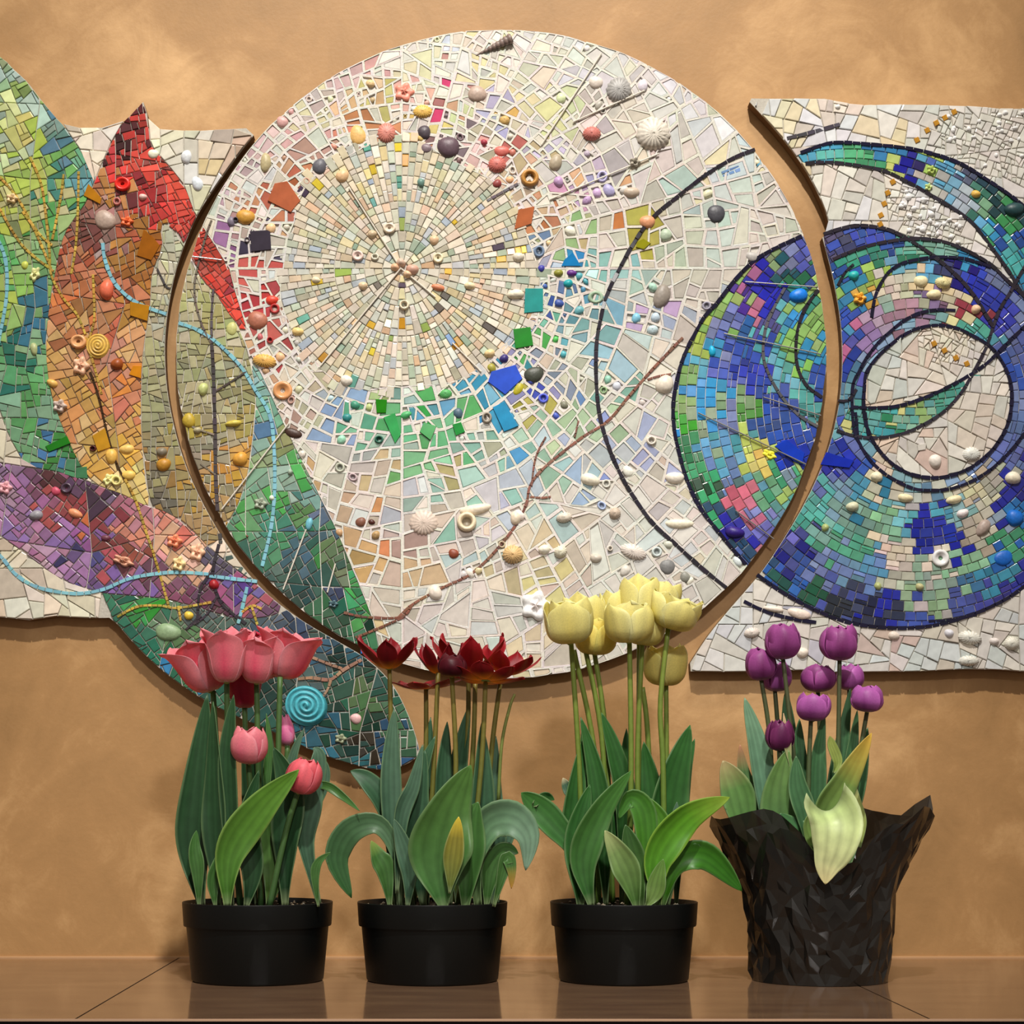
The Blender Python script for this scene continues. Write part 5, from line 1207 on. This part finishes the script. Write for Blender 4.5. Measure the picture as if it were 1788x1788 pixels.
flower(p, (368, 1207), 100, 54, 'goblet', .02, -16, 6, PK, 205, seed=3, spread=.12)
flower(p, (491, 1184), 90, 52, 'goblet', .0, 12, 5, PK, 325, seed=5, spread=.10)
flower(p, (448, 1193), 88, 40, 'goblet', -.015, 3, 4, PK, 265, seed=6)
flower(p, (396, 1191), 98, 44, 'goblet', -.03, 0, 5, PK, 270, seed=7)
flower(p, (436, 1334), 68, 31, 'cup', -.05, 0, 4, ('#f07890', '#ff9ca8', '#ffc8c0'), 250, seed=8, spread=.18)
flower(p, (502, 1302), 60, 15, 'slim', .03, -6, 0, ('#e868a8', '#ff9cc8', '#ffe0e8'), 250, seed=9)
flower(p, (520, 1385), 66, 31, 'cup', -.05, 18, 4, ('#e85868', '#ff7c88', '#ffb0a8'), 250, seed=10)
DK = ('#2d5230', '#223f26')
MD = ('#4b7a3c', '#3c602e')
GG = ('#587a62', '#3f5f48')
leaf(p, [(352, SOILY), (338, 1480), (345, 1370), (362, 1212)], 66, -.02, 10, .25, DK, peak=.45)
leaf(p, [(385, SOILY), (378, 1480), (375, 1370), (372, 1225)], 48, -.045, -15, .3, DK, peak=.5)
leaf(p, [(345, SOILY), (340, 1420), (350, 1330), (357, 1250)], 44, .03, 20, .2, DK)
leaf(p, [(405, SOILY), (402, 1450), (398, 1320), (408, 1213)], 36, -.05, 5, .3, DK, peak=.55)
leaf(p, [(450, SOILY), (452, 1480), (440, 1380), (425, 1270)], 46, .02, 0, .3, DK)
leaf(p, [(465, SOILY), (468, 1450), (466, 1340), (468, 1255)], 46, .04, 0, .3, DK)
leaf(p, [(398, SOILY), (402, 1490), (455, 1410), (522, 1344)], 64, -.08, 0, .25, ('#5f8f30', '#44702c'), peak=.5, edge='#9ab060')
leaf(p, [(500, SOILY), (500, 1470), (505, 1380), (478, 1305)], 58, -.03, -10, .3, DK, peak=.5)
leaf(p, [(556, SOILY), (532, 1470), (542, 1400), (556, 1325), (548, 1305)], 44, -.02, 20, .3, GG)
leaf(p, [(538, 1372, .0), (570, 1372, -.02), (600, 1392, -.03), (628, 1416, -.04)], 16, 0, 0, .3, MD, base_w=.7)
leaf(p, [(556, SOILY), (550, 1530), (556, 1505), (577, 1488)], 17, -.06, 0, .2, MD)
leaf(p, [(348, SOILY), (345, 1520), (340, 1480), (343, 1450)], 26, -.05, 0, .2, MD)
leaf(p, [(430, SOILY), (440, 1520), (430, 1440), (452, 1345)], 46, -.06, 5, .3, DK, peak=.5)
leaf(p, [(495, 1400), (505, 1350), (515, 1310), (531, 1272)], 18, .0, 0, .2, GG)
leaf(p, [(470, 1400), (466, 1360), (470, 1300), (465, 1245)], 16, -.01, 0, .2, MD)
leaf(p, [(550, 1420), (562, 1380), (566, 1340), (546, 1306)], 22, .03, 0, .2, GG)
leaf(p, [(470, SOILY), (480, 1520), (475, 1460), (460, 1400)], 50, -.02, 0, .2, ('#40682f', '#5a7c3c'))
leaf(p, [(375, SOILY), (372, 1540), (385, 1500), (395, 1460)], 26, -.07, 20, .2, MD)

# ------------- dark red tulips
p = potted(755, 'black plastic pot of open dark red tulips with yellow hearts', rim=131)
RD = ('#740e1c', '#981824', '#ffc830')
RD2 = ('#841220', '#a81c26', '#ffb828')
S2 = ('#7a6a2c', '#56682c')
for pts, dd in (([(690, SOILY), (686, 1400), (680, 1166)], .0), ([(722, SOILY), (742, 1350), (744, 1202)], .03), ([(740, SOILY), (755, 1380), (765, 1175)], .0), ([(765, SOILY), (795, 1380), (789, 1180)], -.02),
                ([(790, SOILY), (815, 1300), (818, 1180)], .03), ([(800, SOILY), (824, 1340), (830, 1190)], .01), ([(815, SOILY), (840, 1340), (848, 1188)], -.02), ([(848, SOILY), (855, 1350), (873, 1195)], .01)):
    stem(p, pts, dd, 8, S2)
stem(p, [(870, 1400), (876, 1300), (890, 1235), (899, 1212)], .0, 5, ('#8a8a48', '#6a7a3a'))
flower(p, (746, 1203), 34, 58, 'flat', .03, -3, 4, RD2, 15, seed=41, base_frac=.34)
flower(p, (680, 1168), 66, 60, 'star', .0, -2, 6, RD, 25, seed=42, ragged=.14, base_frac=.3)
flower(p, (766, 1176), 62, 42, 'star', .01, -4, 4, RD, 5, seed=43, ragged=.1, base_frac=.3)
flower(p, (822, 1182), 84, 70, 'star', .03, 0, 8, RD2, 35, seed=44, ragged=.12, base_frac=.3)
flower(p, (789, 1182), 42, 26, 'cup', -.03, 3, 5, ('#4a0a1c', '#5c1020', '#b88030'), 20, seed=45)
flower(p, (880, 1178), 52, 58, 'star', .01, 12, 6, RD2, 10, seed=47, ragged=.12, base_frac=.3)
flower(p, (848, 1189), 40, 62, 'flat', -.03, 3, -12, RD2, 20, seed=46, stamens=True, base_frac=.34)
D2 = ('#3f6548', '#2c4c34')
leaf(p, [(692, SOILY), (684, 1450), (682, 1340), (688, 1238)], 40, -.02, 8, .3, GG, peak=.55)
leaf(p, [(702, SOILY), (690, 1470), (668, 1400), (640, 1362), (612, 1346)], 42, -.0, 10, .3, D2, peak=.6)
leaf(p, [(698, SOILY), (690, 1490), (660, 1440), (612, 1450), (588, 1500), (614, 1568)], 48, -.03, 0, .2, ('#2f5a2c', '#5f8060'), peak=.72)
leaf(p, [(722, SOILY), (705, 1480), (725, 1380), (760, 1285)], 44, -.01, -10, .3, D2)
leaf(p, [(740, SOILY), (725, 1480), (725, 1400), (742, 1310)], 58, -.03, 0, .3, D2, peak=.5)
leaf(p, [(745, SOILY), (748, 1450), (745, 1360), (752, 1252)], 38, .03, 0, .3, D2)
leaf(p, [(785, SOILY), (780, 1450), (775, 1350), (781, 1260)], 42, .02, 5, .3, D2)
leaf(p, [(800, SOILY), (795, 1450), (802, 1330), (820, 1230)], 42, .03, 0, .3, D2)
leaf(p, [(845, SOILY), (840, 1480), (842, 1380), (841, 1262)], 46, .0, 5, .3, D2, peak=.55)
leaf(p, [(858, SOILY), (868, 1480), (862, 1380), (866, 1285)], 36, .03, -10, .3, GG)
leaf(p, [(775, 1590), (765, 1500), (782, 1420), (822, 1336)], 112, -.085, 0, .22, ('#56803c', '#3f6a38'), peak=.42, base_w=.12)
leaf(p, [(785, 1560), (790, 1510), (796, 1465), (801, 1426)], 36, -.10, 0, .25, ('#9a8a30', '#5c7038'), tip='#d8c040', base_w=.1, label='olive green leaf with a yellow tip')
leaf(p, [(835, SOILY), (828, 1500), (852, 1440), (893, 1430), (922, 1462), (918, 1520)], 66, -.05, 0, .2, ('#7f9f88', '#3f7030'), peak=.55)
leaf(p, [(850, SOILY), (858, 1520), (880, 1485), (905, 1490)], 40, -.04, -10, .2, MD)
leaf(p, [(862, SOILY), (876, 1530), (886, 1498), (893, 1520), (893, 1552)], 26, -.06, 0, .2, MD, tip='#b88838')
leaf(p, [(680, SOILY), (672, 1520), (660, 1495), (648, 1468)], 38, -.04, 10, .2, MD, tip='#8aa050')
leaf(p, [(712, SOILY), (715, 1520), (702, 1470), (688, 1430)], 34, -.06, 0, .2, GG)
leaf(p, [(812, 1590), (818, 1500), (822, 1440), (835, 1400)], 60, -.06, 0, .2, ('#487538', '#38602c'))
leaf(p, [(692, 1560), (700, 1430), (722, 1370), (738, 1300)], 30, -.05, 15, .25, GG)
leaf(p, [(868, SOILY), (872, 1500), (895, 1430), (868, 1395)], 26, .04, 0, .2, GG)

# ------------- yellow tulips
p = potted(1089, 'black plastic pot of tall pale yellow tulips', rim=128.5)
YL = ('#fff18c', '#fff8a8', '#f4e060')
S3 = ('#7c8a38', '#5a7a30')
for pts, dd in (([(1018, SOILY), (1012, 1350), (997, 1121)], .0), ([(1045, SOILY), (1040, 1330), (1002, 1135)], .02), ([(1060, SOILY), (1052, 1300), (1019, 1120)], .03), ([(1070, SOILY), (1058, 1290), (1038, 1140)], .04),
                ([(1095, SOILY), (1102, 1350), (1099, 1120)], -.02), ([(1110, SOILY), (1115, 1330), (1116, 1120)], .02), ([(1125, SOILY), (1113, 1350), (1122, 1110)], .0), ([(1140, SOILY), (1132, 1300), (1122, 1200)], .04),
                ([(1160, SOILY), (1158, 1340), (1153, 1230), (1167, 1096)], -.02), ([(1165, SOILY), (1164, 1350), (1163, 1195)], .04)):
    stem(p, pts, dd, 8.5, S3)
flower(p, (1117, 1086), 84, 36, 'bowl', .05, 0, 0, YL, 80, seed=51)
flower(p, (1145, 1090), 80, 34, 'bowl', .06, 14, 0, YL, 20, seed=52)
flower(p, (1080, 1100), 76, 26, 'bowl', .06, -8, 0, YL, 50, seed=53)
flower(p, (1019, 1120), 88, 38, 'bowl', .04, 3, 0, YL, 60, seed=54)
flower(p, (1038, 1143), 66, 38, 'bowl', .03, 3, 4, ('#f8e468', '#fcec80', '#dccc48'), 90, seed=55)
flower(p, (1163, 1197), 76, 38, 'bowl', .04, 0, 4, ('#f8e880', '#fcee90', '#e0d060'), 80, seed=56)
flower(p, (1120, 1126), 66, 38, 'bowl', .0, 8, 4, YL, 75, seed=57)
flower(p, (1169, 1098), 62, 42, 'bowl', -.02, 16, 8, YL, 60, seed=58, spread=.22, wav=.10)
flower(p, (1098, 1122), 72, 42, 'bowl', -.03, -2, 5, YL, 90, seed=59, wav=.07)
flower(p, (995, 1124), 80, 42, 'bowl', -.03, -4, 5, YL, 270, seed=60, wav=.07)
D3 = ('#366a30', '#2c5428')
leaf(p, [(1022, SOILY), (1004, 1490), (968, 1440), (935, 1405), (910, 1384)], 50, -.03, 10, .25, ('#3f7430', '#3a6a38'), peak=.6)
leaf(p, [(930, 1408, -.03), (945, 1394, -.02), (958, 1392, -.01), (968, 1397, -.01)], 18, 0, 0, .3, D3, base_w=.6)
leaf(p, [(1018, SOILY), (1006, 1480), (1004, 1400), (1018, 1290)], 52, .0, 5, .3, D3)
leaf(p, [(1035, SOILY), (1030, 1450), (1030, 1370), (1018, 1260)], 46, .03, 5, .3, D3, peak=.5)
leaf(p, [(1058, SOILY), (1052, 1450), (1040, 1350), (1014, 1252)], 40, -.01, -5, .3, D3)
leaf(p, [(1085, SOILY), (1090, 1400), (1075, 1320), (1050, 1244)], 42, .03, 0, .3, D3)
leaf(p, [(1092, SOILY), (1085, 1450), (1090, 1380), (1094, 1272)], 44, .04, 0, .3, D3)
leaf(p, [(1130, SOILY), (1138, 1450), (1135, 1370), (1124, 1295)], 50, .03, 0, .3, D3)
leaf(p, [(1032, SOILY), (1018, 1500), (1048, 1420), (1102, 1346)], 56, -.06, 0, .28, ('#487c34', '#356030'))
leaf(p, [(1012, SOILY), (1015, 1520), (1010, 1450), (1030, 1370)], 56, -.05, 0, .28, D3)
leaf(p, [(1112, 1588), (1098, 1530), (1080, 1490), (1056, 1450)], 50, -.075, 0, .35, ('#86a060', '#40682c'), tip='#b0bc80', label='small leaf with a pale folded tip')
leaf(p, [(1120, 1588), (1108, 1520), (1102, 1480), (1092, 1440)], 46, -.06, 0, .3, ('#365c2c', '#45682c'))
leaf(p, [(1118, SOILY), (1128, 1500), (1124, 1420), (1100, 1395), (1080, 1430)], 44, -.05, 0, .25, ('#40762c', '#4c8428'), peak=.5)
leaf(p, [(1135, SOILY), (1142, 1490), (1152, 1440), (1128, 1390)], 52, -.04, 0, .3, ('#5a9030', '#48802a'))
leaf(p, [(1160, SOILY), (1160, 1490), (1172, 1380), (1205, 1266)], 78, .0, 5, .28, D3, peak=.5)
leaf(p, [(1180, SOILY), (1185, 1450), (1196, 1350), (1213, 1290)], 30, .03, 0, .28, D3)
leaf(p, [(1148, SOILY), (1148, 1500), (1198, 1430), (1274, 1392)], 62, -.07, 0, .25, ('#62a024', '#4a8428'), tip='#8aa83a', peak=.5, edge='#a0b850')
leaf(p, [(1155, SOILY), (1180, 1510), (1232, 1495), (1296, 1556)], 52, -.05, 0, .22, ('#2f6a1c', '#4a8a20'), peak=.6)
leaf(p, [(1160, 1560), (1170, 1500), (1178, 1440), (1182, 1400)], 26, -.01, 0, .25, GG)
leaf(p, [(1000, 1400), (995, 1385), (988, 1370), (983, 1358)], 20, .02, 0, .2, GG, tip='#d8c8a0')
leaf(p, [(1180, 1500), (1190, 1450), (1195, 1420), (1198, 1405)], 18, .03, 0, .2, GG)
leaf(p, [(1128, SOILY), (1142, 1560), (1150, 1530), (1158, 1500)], 34, -.08, 0, .25, ('#5c8438', '#6c8448'))

# ------------- purple tulips in crinkled black foil
p = potted(1431, 'purple tulips in a crinkled black foil wrapper, farthest right on the ledge', with_pot=False)
PX4 = (1431 - CX) * POT_Y / F_PX
mb = MB(); lathe(mb, [(.070, .001), (.074, .003), (.086, .115), (.090, .118), (.092, .135), (.089, .136), (.084, .118), (.08, .112)], PX4, POT_Y)
mb.build('pot', M_POT, p, smooth=True)
mb = MB(); lathe(mb, [(.0, .110), (.083, .113)], PX4, POT_Y, caps=False); mb.build('soil', M_SOIL, p)

def foil_material():
    m, nt, pr = node_mat('black_foil')
    pr.inputs['Base Color'].default_value = (0.010, 0.009, 0.008, 1)
    pr.inputs['Roughness'].default_value = 0.22
    pr.inputs['IOR'].default_value = 1.6
    pr.inputs['Alpha'].default_value = 0.965
    tc = nt.nodes.new('ShaderNodeTexCoord')
    mpg = nt.nodes.new('ShaderNodeMapping'); mpg.inputs['Scale'].default_value = (1, 1, .55)
    n = nt.nodes.new('ShaderNodeTexNoise'); n.noise_type = 'RIDGED_MULTIFRACTAL'
    n.inputs['Scale'].default_value = 24; n.inputs['Detail'].default_value = 3
    b = nt.nodes.new('ShaderNodeBump'); b.inputs['Strength'].default_value = 0.6; b.inputs['Distance'].default_value = 0.003
    nt.links.new(tc.outputs['Object'], mpg.inputs[0]); nt.links.new(mpg.outputs[0], n.inputs['Vector'])
    nt.links.new(n.outputs['Fac'], b.inputs['Height']); nt.links.new(b.outputs[0], pr.inputs['Normal'])
    return m
M_FOIL = foil_material()
def foil():
    # azimuth (deg, 270 = towards the camera) : rim radius, rim height
    K = [(0, .148, .205), (12, .158, .246), (25, .135, .215), (40, .120, .222), (55, .112, .232), (75, .095, .195), (100, .09, .18), (130, .10, .19), (155, .120, .205), (172, .140, .200),
         (186, .148, .216), (200, .140, .212), (212, .132, .222), (224, .122, .228), (238, .112, .214), (250, .106, .188), (262, .100, .162), (272, .100, .152), (284, .102, .160), (296, .106, .188), (306, .112, .202),
         (318, .122, .208), (332, .135, .232), (345, .146, .226), (353, .146, .200), (360, .148, .205)]
    def rim(a):
        a %= 360
        for (a0, r0, h0), (a1, r1, h1) in zip(K[:-1], K[1:]):
            if a0 <= a <= a1:
                t = (a - a0) / (a1 - a0)
                return r0 + (r1 - r0) * t, h0 + (h1 - h0) * t
        return K[0][1:]
    NA, NT = 60, 13
    v, f = [], []
    for i in range(NT + 1):
        t = i / NT
        for j in range(NA):
            a = 360 * j / NA
            rr, hh = rim(a)
            hh += .004 * noise.noise(Vector((a * .12, 3, 0)))
            z = hh * t
            # body of the wrapper hugging the pot, then flaring to the rim
            body = .0885 + .010 * (z / .12) if z < .12 else .0985
            fl = max(0, (z - .115) / max(.02, hh - .115))
            r = body + (rr - .0985) * fl ** 1.15 if z > .115 else body
            ra = radians(a)
            d = Vector((cos(ra), sin(ra), 0))
            pnt = Vector((d.x * 7, d.y * 7, z * 28))
            cr = abs(noise.noise(pnt * .38)) * -.013  + .004
            pl = .0025 * sin(ra * 9 + 2 * noise.noise(Vector((z * 14, 0, 3)))) * min(1, t * 2)
            r += (cr * min(1, .35 + t * 1.6) + pl) * (1 if t > .03 else t / .03)
            if 0 < i < NT:
                ra += random.uniform(-.35, .35) * 2 * pi / NA; z += random.uniform(-.3, .3) * hh / NT; d = Vector((cos(ra), sin(ra), 0))
            r += random.uniform(-.0015, .0015) * min(1, t * 14) * (2.2 if t < .3 else 1)
            v.append((PX4 + r * d.x, POT_Y + r * d.y, z + .0006))
    for i in range(NT):
        for j in range(NA):
            f.append((i * NA + j, i * NA + (j + 1) % NA, (i + 1) * NA + (j + 1) % NA, (i + 1) * NA + j))
    f = [t3 for q in f for t3 in (((q[0], q[1], q[2]), (q[0], q[2], q[3])) if random.random() < .5 else ((q[0], q[1], q[3]), (q[1], q[2], q[3])))]
    mb = MB(); mb.add(v, f, (0.02, 0.02, 0.02))
    o = mb.build('foil_wrapper', M_FOIL, p)
    o['label'] = 'crinkled glossy black foil'
foil()
PP = ('#7c2c68', '#b458a4', '#c8a8c8')
PPl = ('#a04898', '#cc70c4', '#d8c0d8')
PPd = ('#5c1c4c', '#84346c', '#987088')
S4 = ('#4a4a30', '#506a40')
for pts, dd in (([(1375, 1500), (1390, 1380), (1367, 1148)], -.02), ([(1450, 1500), (1462, 1350), (1466, 1150)], -.02), ([(1350, 1500), (1345, 1300), (1329, 1186)], .0), ([(1370, 1500), (1360, 1300), (1353, 1205)], .03),
                ([(1415, 1500), (1432, 1350), (1428, 1205)], .02), ([(1410, 1500), (1412, 1350), (1416, 1256)], -.03), ([(1470, 1500), (1478, 1350), (1483, 1205)], .04), ([(1480, 1500), (1500, 1330), (1514, 1242)], -.01), ([(1385, 1500), (1375, 1400), (1361, 1308)], -.04)):
    stem(p, pts, dd, 7.5, S4)
flower(p, (1353, 1207), 56, 27, 'cup', .03, 4, 0, PPl, 60, seed=61)
flower(p, (1483, 1205), 48, 26, 'cup', .04, 2, 0, PPl, 80, seed=62)
flower(p, (1429, 1208), 50, 30, 'cup', .01, 0, 0, PP, 60, seed=63, spread=.08)
flower(p, (1329, 1188), 60, 29, 'cup', .0, -4, 3, PP, 270, seed=64)
flower(p, (1366, 1151), 64, 33, 'cup', -.02, 0, 4, PP, 270, seed=65)
flower(p, (1466, 1153), 64, 33, 'cup', -.02, 0, 4, PP, 270, seed=66)
flower(p, (1514, 1243), 47, 30, 'cup', -.02, 4, 4, PPl, 250, seed=67, ragged=.12)
flower(p, (1419, 1259), 52, 31, 'cup', -.03, 2, 4, PPl, 250, seed=68, spread=.14, ragged=.14)
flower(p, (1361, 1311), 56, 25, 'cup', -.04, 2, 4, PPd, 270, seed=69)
L4 = ('#6f9468', '#4f7a50')
L4d = ('#4d7a50', '#3c6440')
leaf(p, [(1330, 1530), (1300, 1440), (1285, 1380), (1262, 1328)], 60, -.04, 5, .28, ('#6c9450', '#4f7c40'), tip='#b0a070', peak=.6)
leaf(p, [(1320, 1500), (1310, 1400), (1298, 1350), (1292, 1300)], 30, -.0, 5, .28, ('#5c8048', '#4a7048'), tip='#c08868')
leaf(p, [(1345, 1520), (1338, 1400), (1322, 1300), (1300, 1218)], 44, -.01, 8, .28, ('#7aa080', '#58866a'), peak=.5)
leaf(p, [(1395, 1530), (1368, 1450), (1362, 1380), (1376, 1308)], 74, -.05, 0, .28, ('#6a8c48', '#48784a'), peak=.45)
leaf(p, [(1335, 1500), (1328, 1430), (1322, 1370), (1325, 1310)], 24, .0, 0, .28, L4)
leaf(p, [(1415, 1510), (1402, 1400), (1395, 1320), (1396, 1255)], 34, .0, 0, .28, L4d)
leaf(p, [(1425, 1510), (1425, 1400), (1428, 1320), (1440, 1245)], 34, -.02, 0, .3, L4d)
leaf(p, [(1385, 1500), (1380, 1340), (1376, 1260), (1372, 1205)], 30, .04, 0, .3, L4d)
leaf(p, [(1445, 1500), (1455, 1400), (1470, 1300), (1485, 1200)], 32, .03, 0, .3, L4d)
leaf(p, [(1470, 1500), (1478, 1400), (1488, 1310), (1497, 1240)], 28, .02, 0, .3, L4d)
leaf(p, [(1480, 1480), (1492, 1400), (1505, 1330), (1515, 1270)], 30, .03, 0, .3, L4d)
leaf(p, [(1430, 1530), (1440, 1430), (1472, 1370), (1522, 1280)], 62, -.06, 0, .28, ('#86a050', '#5c8444'), tip='#d8b048', peak=.5, label='leaf yellowing towards its dry tip')
leaf(p, [(1480, 1510), (1480, 1460), (1474, 1410), (1480, 1370)], 52, -.04, 0, .28, ('#6c9868', '#4a7848'))
leaf(p, [(1500, 1480), (1502, 1440), (1494, 1400), (1488, 1360)], 24, -.02, 0, .28, ('#b8c070', '#a0b060'), tip='#d8d8a0')
leaf(p, [(1455, 1350), (1462, 1330), (1452, 1300), (1449, 1285)], 20, -.05, 0, .28, ('#98a050', '#88a050'))
leaf(p, [(1410, 1480), (1405, 1420), (1392, 1370), (1390, 1320)], 40, -.07, 0, .3, L4d)
leaf(p, [(1425, 1530), (1420, 1490), (1385, 1450), (1362, 1420)], 70, -.07, 0, .25, ('#487848', '#3f7040'), peak=.35)
leaf(p, [(1380, 1340), (1376, 1310), (1372, 1280), (1368, 1245)], 14, -.05, 0, .28, ('#c8b088', '#90a068'), tip='#d8b890')
leaf(p, [(1448, 1415, -.11), (1460, 1440, -.128), (1456, 1480, -.132), (1445, 1515, -.126), (1441, 1544, -.122)], 92, 0, 0, .14, ('#e8e8b0', '#c0d890'), tip='#e8dca0', peak=.14, base_w=.86, edge='#dce8b0', label='pale yellow-green leaf drooping over the foil')
leaf(p, [(1432, 1500), (1425, 1470), (1414, 1440), (1420, 1416)], 34, -.10, 0, .28, ('#98b868', '#6c9848'))
